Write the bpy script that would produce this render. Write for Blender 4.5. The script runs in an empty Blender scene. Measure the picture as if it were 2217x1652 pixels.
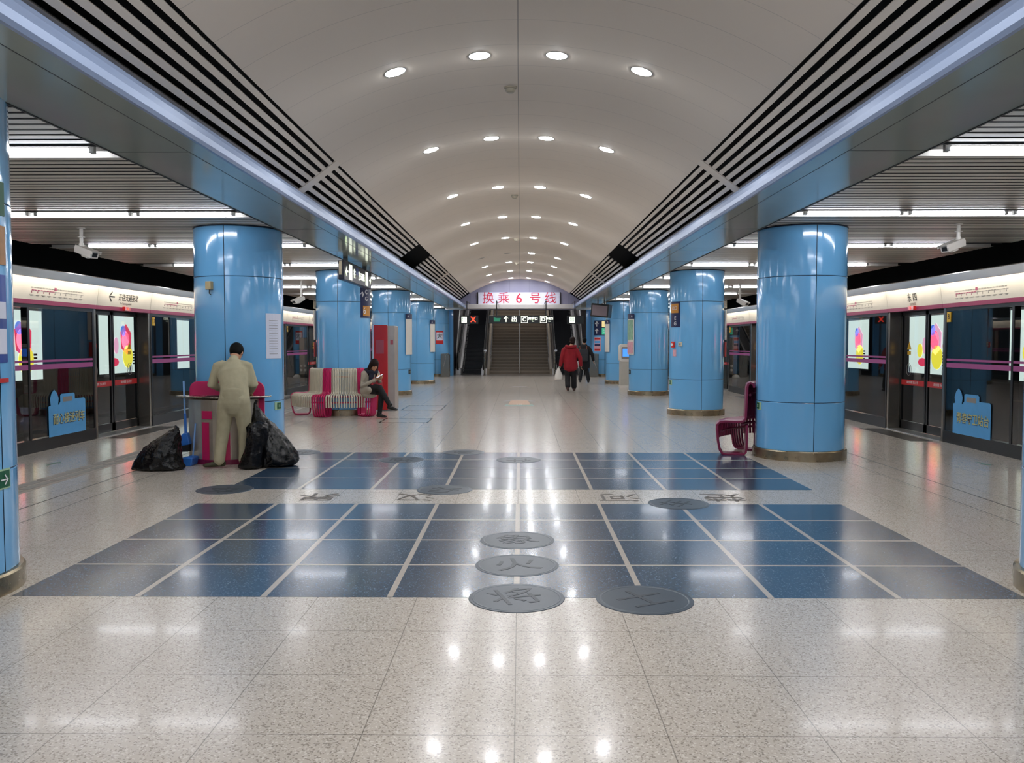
import bpy, math, random
from mathutils import Vector, Matrix
random.seed(7)
PI = math.pi
SC = bpy.context.scene
COL = SC.collection

# ---------------------------------------------------------------- camera
cd = bpy.data.cameras.new('camera'); cam = bpy.data.objects.new('camera', cd); COL.objects.link(cam)
cd.sensor_width = 36.0; cd.sensor_fit = 'HORIZONTAL'; cd.lens = 36.0*1840/2217
cam.location = (0.02, 0, 1.5)
cam.rotation_euler = (math.radians(90-2.645), 0, math.radians(0.545))
cd.clip_start = 0.05; cd.clip_end = 200
SC.camera = cam
# ---------------------------------------------------------------- world and exposure
w = bpy.data.worlds.new('world'); SC.world = w; w.use_nodes = True
w.node_tree.nodes['Background'].inputs[0].default_value = (0.02, 0.022, 0.025, 1)
w.node_tree.nodes['Background'].inputs[1].default_value = 0.3
SC.view_settings.view_transform = 'Standard'; SC.view_settings.look = 'None'
SC.view_settings.gamma = 1.0; SC.view_settings.use_curve_mapping = False
SC.view_settings.exposure = 1.5
LAMP_DOWN, LAMP_TUBE, LAMP_HEAD, FILL_HALL = 60.0, 9.5, 4.6, 45.0
SC.cycles.max_bounces = 10; SC.cycles.diffuse_bounces = 8; SC.cycles.glossy_bounces = 5
SC.cycles.transparent_max_bounces = 16
SC.cycles.sample_clamp_indirect = 4.0

# ---------------------------------------------------------------- materials
def srgb(h):
    h = h.lstrip('#'); r = []
    for i in (0, 2, 4):
        c = int(h[i:i+2], 16)/255
        r.append(c/12.92 if c <= 0.04045 else ((c+0.055)/1.055)**2.4)
    return (r[0], r[1], r[2], 1)
def new_mat(name):
    m = bpy.data.materials.new(name); m.use_nodes = True
    nt = m.node_tree; b = nt.nodes['Principled BSDF']
    return m, nt, b
def mat(name, col, rough=0.5, metal=0.0, coat=0.0, noise=0.05, nscale=6.0, bump=0.0, spec=0.5, nrough=0.0):
    m, nt, b = new_mat(name)
    c = srgb(col) if isinstance(col, str) else col
    b.inputs['Roughness'].default_value = rough; b.inputs['Metallic'].default_value = metal
    b.inputs['Coat Weight'].default_value = coat; b.inputs['Coat Roughness'].default_value = 0.05
    b.inputs['Specular IOR Level'].default_value = spec
    tc = nt.nodes.new('ShaderNodeTexCoord'); n = nt.nodes.new('ShaderNodeTexNoise')
    n.inputs['Scale'].default_value = nscale; n.inputs['Detail'].default_value = 4
    nt.links.new(tc.outputs['Object'], n.inputs['Vector'])
    r = nt.nodes.new('ShaderNodeValToRGB')
    r.color_ramp.elements[0].position = 0.3; r.color_ramp.elements[1].position = 0.7
    r.color_ramp.elements[0].color = (c[0]*(1-noise), c[1]*(1-noise), c[2]*(1-noise), 1)
    r.color_ramp.elements[1].color = (min(1, c[0]*(1+noise)), min(1, c[1]*(1+noise)), min(1, c[2]*(1+noise)), 1)
    nt.links.new(n.outputs['Fac'], r.inputs[0]); nt.links.new(r.outputs[0], b.inputs['Base Color'])
    if nrough:
        mr = nt.nodes.new('ShaderNodeMapRange'); mr.inputs[3].default_value = max(0, rough-nrough); mr.inputs[4].default_value = rough+nrough
        nt.links.new(n.outputs['Fac'], mr.inputs[0]); nt.links.new(mr.outputs[0], b.inputs['Roughness'])
    if bump:
        bp = nt.nodes.new('ShaderNodeBump'); bp.inputs['Strength'].default_value = bump; bp.inputs['Distance'].default_value = 0.02
        nt.links.new(n.outputs['Fac'], bp.inputs['Height']); nt.links.new(bp.outputs[0], b.inputs['Normal'])
    return m
def emit(name, col, strength):
    m, nt, b = new_mat(name)
    c = srgb(col) if isinstance(col, str) else col
    b.inputs['Base Color'].default_value = c
    b.inputs['Emission Color'].default_value = c; b.inputs['Emission Strength'].default_value = strength
    return m
def math_node(nt, op, a, b=None):
    n = nt.nodes.new('ShaderNodeMath'); n.operation = op
    for i, v in enumerate((a, b)):
        if v is None: continue
        if isinstance(v, (int, float)): n.inputs[i].default_value = v
        else: nt.links.new(v, n.inputs[i])
    return n.outputs[0]
def line_mask(nt, coord, period, offset, width):
    """1 on thin lines repeated along one coordinate"""
    a = math_node(nt, 'SUBTRACT', coord, offset)
    a = math_node(nt, 'DIVIDE', a, period)
    a = math_node(nt, 'FRACT', a)
    a = math_node(nt, 'SUBTRACT', a, 0.5); a = math_node(nt, 'ABSOLUTE', a)
    return math_node(nt, 'GREATER_THAN', a, 0.5-width/period/2)
def mixc(nt, fac, a, b):
    n = nt.nodes.new('ShaderNodeMix'); n.data_type = 'RGBA'
    if isinstance(fac, (int, float)): n.inputs[0].default_value = fac
    else: nt.links.new(fac, n.inputs[0])
    for i, v in ((6, a), (7, b)):
        if isinstance(v, tuple): n.inputs[i].default_value = v
        else: nt.links.new(v, n.inputs[i])
    return n.outputs[2]
def terrazzo(name, base, dark, light, tile=None, rough=0.16, speck=0.5, grout=None, spec=0.45, coat=0.10):
    m, nt, b = new_mat(name)
    tc = nt.nodes.new('ShaderNodeTexCoord'); P = tc.outputs['Object']
    v = nt.nodes.new('ShaderNodeTexVoronoi'); v.inputs['Scale'].default_value = 150; nt.links.new(P, v.inputs['Vector'])
    sep = nt.nodes.new('ShaderNodeSeparateColor'); nt.links.new(v.outputs['Color'], sep.inputs[0])
    f1 = math_node(nt, 'LESS_THAN', sep.outputs[0], 0.30*speck*2*0.5)
    f2 = math_node(nt, 'GREATER_THAN', sep.outputs[0], 1-0.22*speck)
    c = mixc(nt, f1, srgb(base), srgb(dark)); c = mixc(nt, f2, c, srgb(light))
    n = nt.nodes.new('ShaderNodeTexNoise'); n.inputs['Scale'].default_value = 1.3; n.inputs['Detail'].default_value = 5; nt.links.new(P, n.inputs['Vector'])
    mr = nt.nodes.new('ShaderNodeMapRange'); mr.inputs[3].default_value = 0.965; mr.inputs[4].default_value = 1.03; nt.links.new(n.outputs['Fac'], mr.inputs[0])
    mx = nt.nodes.new('ShaderNodeMix'); mx.data_type = 'RGBA'; mx.blend_type = 'MULTIPLY'; mx.inputs[0].default_value = 1
    nt.links.new(c, mx.inputs[6]); nt.links.new(mr.outputs[0], mx.inputs[7]); c = mx.outputs[2]
    if tile:
        s = nt.nodes.new('ShaderNodeSeparateXYZ'); nt.links.new(P, s.inputs[0])
        lx = line_mask(nt, s.outputs[0], tile[0], tile[1], tile[3]); ly = line_mask(nt, s.outputs[1], tile[0], tile[2], tile[3])
        l = math_node(nt, 'MAXIMUM', lx, ly); l = math_node(nt, 'MULTIPLY', l, 0.6)
        c = mixc(nt, l, c, srgb(grout or '#4c4742'))
    b.inputs['Specular IOR Level'].default_value = spec
    nt.links.new(c, b.inputs['Base Color'])
    n2 = nt.nodes.new('ShaderNodeTexNoise'); n2.inputs['Scale'].default_value = 2.5; n2.inputs['Detail'].default_value = 6; nt.links.new(P, n2.inputs['Vector'])
    m2 = nt.nodes.new('ShaderNodeMapRange'); m2.inputs[3].default_value = rough*0.88; m2.inputs[4].default_value = rough*1.12; nt.links.new(n2.outputs['Fac'], m2.inputs[0])
    nt.links.new(m2.outputs[0], b.inputs['Roughness'])
    b.inputs['Coat Weight'].default_value = coat; b.inputs['Coat Roughness'].default_value = 0.06; b.inputs['Coat IOR'].default_value = 1.45
    return m
def panel_mat(name, col, period, offset, width, linecol, axis=1, rough=0.5, centre=True, strength=0.35, metal=0):
    m, nt, b = new_mat(name)
    tc = nt.nodes.new('ShaderNodeTexCoord'); s = nt.nodes.new('ShaderNodeSeparateXYZ'); nt.links.new(tc.outputs['Object'], s.inputs[0])
    l = line_mask(nt, s.outputs[axis], period, offset, width); l = math_node(nt, 'MULTIPLY', l, strength)
    if centre:
        a = math_node(nt, 'ABSOLUTE', s.outputs[0]); a = math_node(nt, 'LESS_THAN', a, 0.006); a = math_node(nt, 'MULTIPLY', a, 0.7); l = math_node(nt, 'MAXIMUM', l, a)
    n = nt.nodes.new('ShaderNodeTexNoise'); n.inputs['Scale'].default_value = 0.7; n.inputs['Detail'].default_value = 4; nt.links.new(tc.outputs['Object'], n.inputs['Vector'])
    c0 = srgb(col); c = mixc(nt, n.outputs['Fac'], tuple(x*0.95 for x in c0[:3])+(1,), tuple(min(1, x*1.05) for x in c0[:3])+(1,))
    c = mixc(nt, l, c, srgb(linecol)); nt.links.new(c, b.inputs['Base Color']); b.inputs['Roughness'].default_value = rough; b.inputs['Metallic'].default_value = metal
    return m
def glass_mat(name, tint, refl=0.9, tr=0.75):
    m = bpy.data.materials.new(name); m.use_nodes = True; nt = m.node_tree; nt.nodes.clear()
    out = nt.nodes.new('ShaderNodeOutputMaterial'); t = nt.nodes.new('ShaderNodeBsdfTransparent'); g = nt.nodes.new('ShaderNodeBsdfGlossy')
    t.inputs[0].default_value = tint; g.inputs[0].default_value = (refl, refl, refl, 1); g.inputs['Roughness'].default_value = 0.015
    f = nt.nodes.new('ShaderNodeFresnel'); f.inputs[0].default_value = 1.62
    n = nt.nodes.new('ShaderNodeTexNoise'); n.inputs['Scale'].default_value = 0.8
    tc = nt.nodes.new('ShaderNodeTexCoord'); nt.links.new(tc.outputs['Object'], n.inputs['Vector'])
    bp = nt.nodes.new('ShaderNodeBump'); bp.inputs['Strength'].default_value = 0.02; nt.links.new(n.outputs['Fac'], bp.inputs['Height']); nt.links.new(bp.outputs[0], g.inputs['Normal'])
    ge = nt.nodes.new('ShaderNodeNewGeometry'); fr = math_node(nt, 'MULTIPLY', f.outputs[0], math_node(nt, 'SUBTRACT', 1.0, ge.outputs['Backfacing']))
    mx = nt.nodes.new('ShaderNodeMixShader'); nt.links.new(fr, mx.inputs[0]); nt.links.new(t.outputs[0], mx.inputs[1]); nt.links.new(g.outputs[0], mx.inputs[2])
    nt.links.new(mx.outputs[0], out.inputs[0])
    return m
M = {}
M['floor'] = terrazzo('floor_terrazzo', '#c1b7ab', '#968d82', '#d6cfc5', tile=(0.585, 0.0, 4.935, 0.0045), rough=0.2, spec=0.5)
M['board'] = terrazzo('dark_blue_terrazzo', '#31455a', '#223141', '#5d748b', rough=0.2, speck=0.35, spec=0.6, coat=0.12)
M['disc'] = mat('grey_stone', '#37424d', 0.35, noise=0.08, spec=0.35)
M['discmark'] = mat('grey_stone_carving', '#2a323a', 0.45)
M['discring'] = mat('grey_stone_rim', '#434d56', 0.35)
M['rivermark'] = mat('carved_character', '#4f463c', 0.45)
M['vault'] = panel_mat('vault_panels', '#e8dccd', 0.60, 0.1, 0.008, '#8e867e', rough=0.65)
M['slat'] = mat('ceiling_slat_beige', '#dbd1c4', 0.35, noise=0.03)
M['slatdark'] = mat('ceiling_edge_grey', '#7a7674', 0.35, noise=0.03)
M['void'] = mat('dark_void', '#08090a', 0.8)
M['beam'] = mat('beam_panel', '#b4beb6', 0.12, metal=0.1, spec=0.8, noise=0.03, nscale=1.5)
M['nose'] = mat('beam_nose', '#98acd0', 0.3, metal=0.15, noise=0.03, nscale=1.5)
M['seamline'] = mat('dark_seam', '#2a2e30', 0.5)
M['grille'] = mat('aluminium_slat', '#e6decf', 0.4, metal=0.0, noise=0.04)
M['grilledark'] = mat('slat_gap', '#1d1b19', 0.8)
M['blue'] = mat('blue_enamel', '#73b6e8', 0.13, noise=0.02, nscale=1.5, coat=0.6)
M['bluegap'] = mat('joint_dark', '#0d2038', 0.6)
M['steel'] = mat('brushed_steel', '#a79f92', 0.26, metal=1.0, noise=0.06, nscale=20, nrough=0.08)
M['steelring'] = mat('worn_steel_plinth', '#a3957c', 0.3, metal=0.9, noise=0.16, nscale=9, nrough=0.1)
M['polish'] = mat('polished_steel', '#d8d5d2', 0.22, metal=0.75, noise=0.04, nscale=3)
M['alu'] = mat('satin_aluminium', '#b9bab8', 0.3, metal=0.8, noise=0.04)
M['black'] = mat('black_frame', '#0c0d0e', 0.28, noise=0.1)
M['rubber'] = mat('black_rubber', '#101011', 0.45)
M['white'] = mat('white_panel', '#e4dfd6', 0.35, noise=0.02)
M['psdwhite'] = mat('cream_sign_panel', '#dbd5ca', 0.3, noise=0.02)
M['magenta'] = mat('magenta_band', '#8e2450', 0.35, noise=0.04)
M['stripe'] = mat('pink_safety_stripe', '#b05090', 0.4, noise=0.03)
M['glass'] = glass_mat('tinted_screen_glass', (0.86, 0.9, 0.9, 1))
M['stick'] = mat('sky_blue_sticker', '#56a6e0', 0.5)
M['sticktx'] = mat('pale_yellow_lettering', '#c9c88a', 0.5)
M['stickdk'] = mat('navy_lettering', '#20355c', 0.5)
M['red'] = mat('red_print', '#c41e22', 0.4)
M['redpanel'] = mat('red_panel', '#c8201f', 0.3, coat=0.3)
M['yellow'] = mat('yellow_sign', '#d8ae2e', 0.5)
M['ink'] = mat('black_ink', '#18181a', 0.6)
M['greyink'] = mat('grey_ink', '#8f8a86', 0.6)
M['navy'] = mat('navy_sign', '#16214e', 0.35)
M['orange'] = mat('orange_sign', '#c98a35', 0.45)
M['wtext'] = mat('white_print', '#e8e8ea', 0.5)
M['cream'] = mat('cream_paint', '#cdc6b2', 0.38, noise=0.04)
M['pink'] = mat('pink_paint', '#c4225f', 0.36, noise=0.04)
M['plum'] = mat('dark_pink_paint', '#7d1a44', 0.38, noise=0.05)
M['paper'] = mat('paper_notice', '#d9dcec', 0.6, noise=0.03)
M['green'] = mat('green_sign', '#0f5a3c', 0.45)
M['tunnel'] = mat('tunnel_concrete', '#16181a', 0.9, noise=0.2, nscale=2)
M['track'] = mat('track_bed', '#101010', 0.9)
M['stair'] = mat('brown_granite_step', '#7c6d5c', 0.4, noise=0.12, nscale=30)
M['stairnose'] = mat('step_nosing', '#a39581', 0.45)
M['esc'] = mat('escalator_tread', '#0f0f13', 0.35, metal=0.3)
M['hall'] = mat('dark_hall_wall', '#2c2a33', 0.6)
M['lav'] = panel_mat('lavender_end_panels', '#8c8aa3', 0.85, 0.42, 0.012, '#5d5b70', axis=0, rough=0.4, centre=False, strength=0.6)
M['trim'] = mat('pale_beam', '#bdb8b6', 0.3, noise=0.02)
M['lens'] = emit('downlight_lens', (0.93, 0.96, 1.0, 1), LAMP_DOWN)
M['lensoff'] = mat('unlit_lens', '#9a948c', 0.3)
M['tube'] = emit('fluorescent_tube', (0.90, 0.93, 1.0, 1), LAMP_TUBE)
M['warm'] = emit('header_lamp', (1.0, 0.93, 0.80, 1), LAMP_HEAD)
M['hallfill'] = emit('added_hall_lamp', (0.95, 0.95, 1.0, 1), FILL_HALL)  # glow of the extra lamps added out of view above the stairs
M['ledred'] = emit('red_led', (1.0, 0.05, 0.02, 1), 0.8)
M['ledwhite'] = emit('lit_sign_white', (0.92, 0.98, 0.80, 1), 0.45)
M['adwhite'] = emit('lit_poster_white', (0.80, 0.90, 0.84, 1), 0.36)
M['bin'] = mat('bin_steel', '#cdc3b4', 0.25, metal=0.6, noise=0.05, nscale=12)
M['bag'] = mat('black_plastic', '#08080a', 0.22, noise=0.2, nscale=18, bump=0.7, spec=0.4)
M['broom'] = mat('blue_plastic', '#2f6fc4', 0.35)
M['khaki'] = mat('khaki_cloth', '#b1a98c', 0.85, noise=0.08, nscale=12, bump=0.15)
M['khaki2'] = mat('khaki_trouser_cloth', '#a8a084', 0.85, noise=0.08, nscale=12, bump=0.15)
M['skin'] = mat('skin', '#c08c6c', 0.5, noise=0.04)
M['hair'] = mat('black_hair', '#0b0908', 0.65, noise=0.3, nscale=40, spec=0.15)
M['brownhair'] = mat('dark_brown_hair', '#21110d', 0.6, noise=0.3, nscale=40, spec=0.2)
M['shoe'] = mat('olive_shoe', '#3b3a22', 0.6)
M['blackcloth'] = mat('black_cloth', '#0e0d11', 0.8, noise=0.15)
M['navycloth'] = mat('navy_scarf', '#141a2c', 0.85, noise=0.3, nscale=15)
M['coat'] = mat('beige_coat', '#a99f90', 0.85, noise=0.07, nscale=10, bump=0.1)
M['redcoat'] = mat('red_coat', '#8e1220', 0.85, noise=0.12, nscale=10, bump=0.1)
M['boot'] = mat('brown_boot', '#3f2218', 0.5)
M['charcoal'] = mat('charcoal_cloth', '#26272c', 0.7, noise=0.15)
M['redbag'] = mat('red_bag', '#a3303a', 0.5, noise=0.35, nscale=25)
M['screenblue'] = emit('blue_screen', (0.05, 0.22, 0.95, 1), 0.5)

M['linestone'] = mat('pale_line_stone', '#b5aba0', 0.22, noise=0.06, nscale=60)
M['tact'] = mat('tactile_bar_grey', '#8d8b85', 0.5); M['tact2'] = mat('tactile_base_grey', '#a39b90', 0.4)
M['blackmat'] = mat('dark_mat', '#3c3933', 0.4); M['greenworn'] = mat('worn_green_print', '#5b7a68', 0.45, noise=0.2, nscale=30)
M['orangeworn'] = mat('worn_orange_print', '#a87b50', 0.45, noise=0.15, nscale=20); M['floor2'] = mat('hatch_stone', '#bdb4a8', 0.16, noise=0.04)
M['greenpale'] = mat('pale_green_print', '#a8c9a6', 0.5); M['navyposter'] = mat('blue_poster', '#2b4a9c', 0.3, noise=0.25, nscale=3)
M['boxbeige'] = mat('beige_plastic', '#b9a77e', 0.45); M['mapgreen'] = mat('green_map_print', '#8fb79c', 0.4, noise=0.2, nscale=12)
M['pinkpaper'] = mat('pink_paper', '#d9a3b0', 0.5, noise=0.1, nscale=15)
M['yellowlit'] = emit('lit_yellow', (0.95, 0.78, 0.35, 1), 0.2); M['greenlit'] = emit('lit_green', (0.05, 0.5, 0.28, 1), 0.2)
M['detector'] = mat('detector_plastic', '#9c9482', 0.45); M['canopy'] = mat('canopy_steel', '#a8a5a0', 0.24, metal=0.85, noise=0.04)
M['whiteboard'] = mat('white_banner', '#cfcfe2', 0.5); M['redlit'] = mat('red_lettering', '#c01c3c', 0.5); M['darkcomb'] = mat('dark_comb_plate', '#2a2a2c', 0.3, metal=0.7)
M['signblack'] = mat('sign_case_black', '#0e1516', 0.4); M['navysign'] = mat('navy_sign_case', '#1a1c30', 0.35); M['greenlit2'] = emit('lit_dark_green', (0.02, 0.22, 0.12, 1), 0.1)
M['dimscreen'] = emit('dim_screen', (0.12, 0.09, 0.10, 1), 0.1); M['palecab'] = mat('pale_cabinet_steel', '#b3a8a0', 0.35, metal=0.3); M['fadedred'] = mat('faded_red_print', '#b0505a', 0.4)
M['kioskgrey'] = mat('kiosk_grey', '#bdb9ae', 0.4); M['broomhandle'] = mat('pale_blue_handle', '#7aa6dc', 0.35)
M['lip'] = mat('lip', '#a05a52', 0.5); M['boot2'] = mat('black_boot', '#0d0c0d', 0.4); M['phonescreen'] = emit('phone_screen', (0.9, 0.92, 1, 1), 0.25); M['strap'] = mat('orange_strap', '#6b3a2c', 0.7)
M['white2'] = mat('bright_handrail', '#cfcac4', 0.25, metal=0.3)
M['troughgrey'] = mat('trough_grey', '#4a4742', 0.6)
M['clad'] = mat('side_cladding_steel', '#dedbd8', 0.3, metal=0.55)
M['jamb'] = mat('jamb_steel', '#9a9388', 0.22, metal=0.9, noise=0.05)
M['adyellow'] = emit('lit_print_yellow', (0.95, 0.80, 0.06, 1), 0.40); M['adpink'] = emit('lit_print_pink', (0.95, 0.45, 0.65, 1), 0.36)
M['adblue'] = emit('lit_print_blue', (0.08, 0.20, 0.70, 1), 0.4); M['adred'] = emit('lit_print_red', (0.85, 0.05, 0.12, 1), 0.36); M['adink'] = mat('dark_print', '#2a3430', 0.6)

# ---------------------------------------------------------------- mesh helper
class MB:
    def __init__(s): s.v = []; s.f = []; s.mi = []; s.m = 0; s.T = Matrix.Identity(4)
    def add(s, vs, fs, flip=False):
        o = len(s.v); s.v += [tuple(s.T @ Vector(v)) for v in vs]
        for f in fs:
            f = [i+o for i in f]
            s.f.append(f[::-1] if flip else f); s.mi.append(s.m)
        return s
    def box(s, x0, x1, y0, y1, z0, z1):
        if x0 > x1: x0, x1 = x1, x0
        if y0 > y1: y0, y1 = y1, y0
        if z0 > z1: z0, z1 = z1, z0
        vs = [(x0,y0,z0),(x1,y0,z0),(x1,y1,z0),(x0,y1,z0),(x0,y0,z1),(x1,y0,z1),(x1,y1,z1),(x0,y1,z1)]
        return s.add(vs, [(3,2,1,0),(4,5,6,7),(0,1,5,4),(1,2,6,5),(2,3,7,6),(3,0,4,7)])
    def prism(s, poly, y0, y1, axis='y'):
        """poly of (a,b); extruded along axis. axis y: (x,z); x: (y,z); z: (x,y)"""
        n = len(poly)
        def P(a, b, c): return {'y': (a, c, b), 'x': (c, a, b), 'z': (a, b, c)}[axis]
        vs = [P(a, b, y0) for a, b in poly]+[P(a, b, y1) for a, b in poly]
        fs = [tuple(range(n)), tuple(range(2*n-1, n-1, -1))]+[(i, i+n, (i+1) % n+n, (i+1) % n) for i in range(n)]
        ar = sum(poly[i][0]*poly[(i+1) % n][1]-poly[(i+1) % n][0]*poly[i][1] for i in range(n))
        fl = (ar > 0) == (y1 > y0)
        if axis == 'z': fl = fl
        if axis == 'y': fl = not fl
        return s.add(vs, fs, flip=fl)
    def tube(s, pts, r, n=10, closed=False, cap=True, flat=1.0, ref=None):
        pts = [Vector(p) for p in pts]; k = len(pts); rs = r if isinstance(r, (list, tuple)) else [r]*k
        vs = []; prev = None
        for i, p in enumerate(pts):
            if closed: t = pts[(i+1) % k]-pts[i-1]
            else: t = pts[min(i+1, k-1)]-pts[max(i-1, 0)]
            if t.length < 1e-9: t = Vector((0, 0, 1))
            t.normalize()
            if ref is not None: a = Vector(ref)-t*t.dot(Vector(ref))
            elif prev is None: a = t.cross(Vector((0, 0, 1)) if abs(t.z) < 0.9 else Vector((0, 1, 0)))
            else: a = prev-t*prev.dot(t)
            if a.length < 1e-6: a = t.orthogonal()
            a.normalize(); prev = a; b = t.cross(a)
            ri = rs[i]; ra, rb = ri if isinstance(ri, (tuple, list)) else (ri, ri*flat)
            for j in range(n):
                th = 2*PI*j/n; vs.append(tuple(p+a*(ra*math.cos(th))+b*(rb*math.sin(th))))
        fs = []; K = k if closed else k-1
        for i in range(K):
            for j in range(n):
                i2 = (i+1) % k; fs.append((i*n+j, i*n+(j+1) % n, i2*n+(j+1) % n, i2*n+j))
        if cap and not closed: fs += [tuple(range(n-1, -1, -1)), tuple(range((k-1)*n, k*n))]
        return s.add(vs, fs)
    def lathe(s, prof, seg=32, a0=0, a1=2*PI, cx=0, cy=0):
        full = abs(a1-a0-2*PI) < 1e-6; n = seg if full else seg+1; vs = []
        for i in range(n):
            a = a0+(a1-a0)*i/seg
            for r, z in prof: vs.append((cx+r*math.cos(a), cy+r*math.sin(a), z))
        k = len(prof); fs = []
        for i in range(seg):
            i2 = (i+1) % n
            for j in range(k-1): fs.append((i*k+j, i2*k+j, i2*k+j+1, i*k+j+1))
        return s.add(vs, fs)
    def ell(s, c, r, n=14, m=9):
        pts = []; c = Vector(c)
        vs = [(c.x, c.y, c.z-r[2])]
        for i in range(1, m):
            a = -PI/2+PI*i/m
            for j in range(n):
                b = 2*PI*j/n; vs.append((c.x+r[0]*math.cos(a)*math.cos(b), c.y+r[1]*math.cos(a)*math.sin(b), c.z+r[2]*math.sin(a)))
        vs.append((c.x, c.y, c.z+r[2])); L = len(vs)-1; fs = []
        for j in range(n): fs.append((0, 1+(j+1) % n, 1+j)); fs.append((L, L-n+j, L-n+(j+1) % n))
        for i in range(m-2):
            for j in range(n): a = 1+i*n; fs.append((a+j, a+(j+1) % n, a+n+(j+1) % n, a+n+j))
        return s.add(vs, fs)
    def build(s, name, mats, parent=None, smooth=False, loc=None, rot=None, bevel=0, remesh=0, seg=2):
        me = bpy.data.meshes.new(name); me.from_pydata(s.v, [], s.f); me.update()
        if not isinstance(mats, (list, tuple)): mats = [mats]
        for m in mats: me.materials.append(m)
        for p, i in zip(me.polygons, s.mi): p.material_index = i; p.use_smooth = smooth
        o = bpy.data.objects.new(name, me); COL.objects.link(o)
        if parent: o.parent = parent
        if loc: o.location = loc
        if rot: o.rotation_euler = rot
        if bevel:
            b = o.modifiers.new('bevel', 'BEVEL'); b.width = bevel; b.segments = seg; b.limit_method = 'ANGLE'; b.angle_limit = math.radians(40)
        if remesh:
            r = o.modifiers.new('remesh', 'REMESH'); r.mode = 'VOXEL'; r.voxel_size = remesh; r.use_smooth_shade = True
            q = o.modifiers.new('smooth', 'SMOOTH'); q.factor = 0.5; q.iterations = 3
        return o
def tag(o, label=None, cat=None, group=None, kind=None):
    if label: o['label'] = label
    if cat: o['category'] = cat
    if group: o['group'] = group
    if kind: o['kind'] = kind
    return o
def empty(name, loc, label, cat, group=None, rz=0, kind=None):
    o = bpy.data.objects.new(name, None); COL.objects.link(o); o.location = loc; o.rotation_euler = (0, 0, rz); o.empty_display_size = 0.1
    return tag(o, label, cat, group, kind)
def struct(o): o['kind'] = 'structure'; return o
def text(name, body, size, m, parent=None, loc=(0,0,0), rot=(0,0,0), ext=0.002, align='CENTER', sx=1.0, space=1.0, off=0.0):
    c = bpy.data.curves.new(name, 'FONT'); c.body = body; c.size = size; c.align_x = align; c.align_y = 'CENTER'
    c.extrude = ext; c.resolution_u = 3; c.space_character = space; c.offset = off; c.materials.append(m)
    o = bpy.data.objects.new(name, c); COL.objects.link(o); o.parent = parent; o.location = loc; o.rotation_euler = rot; o.scale = (sx, 1, 1)
    return o
def rrect(x0, x1, y0, y1, r, n=4):
    p = []
    for cx, cy, a in ((x1-r, y1-r, 0), (x0+r, y1-r, 90), (x0+r, y0+r, 180), (x1-r, y0+r, 270)):
        for i in range(n+1): t = math.radians(a+90*i/n); p.append((cx+r*math.cos(t), cy+r*math.sin(t)))
    return p
ORD = ['nearest', 'second', 'third', 'fourth', 'fifth', 'sixth', 'seventh', 'eighth', 'ninth', 'tenth', 'eleventh', 'twelfth']
def ordn(i): return 'nearest' if i == 0 else ORD[i]+' nearest'
Y0, Y1 = -8.0, 37.0
XL, XR = -6.57, 6.41          # screen door planes
XD = {-1: XL, 1: XR}
SIDE = {-1: 'left', 1: 'right'}

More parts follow.
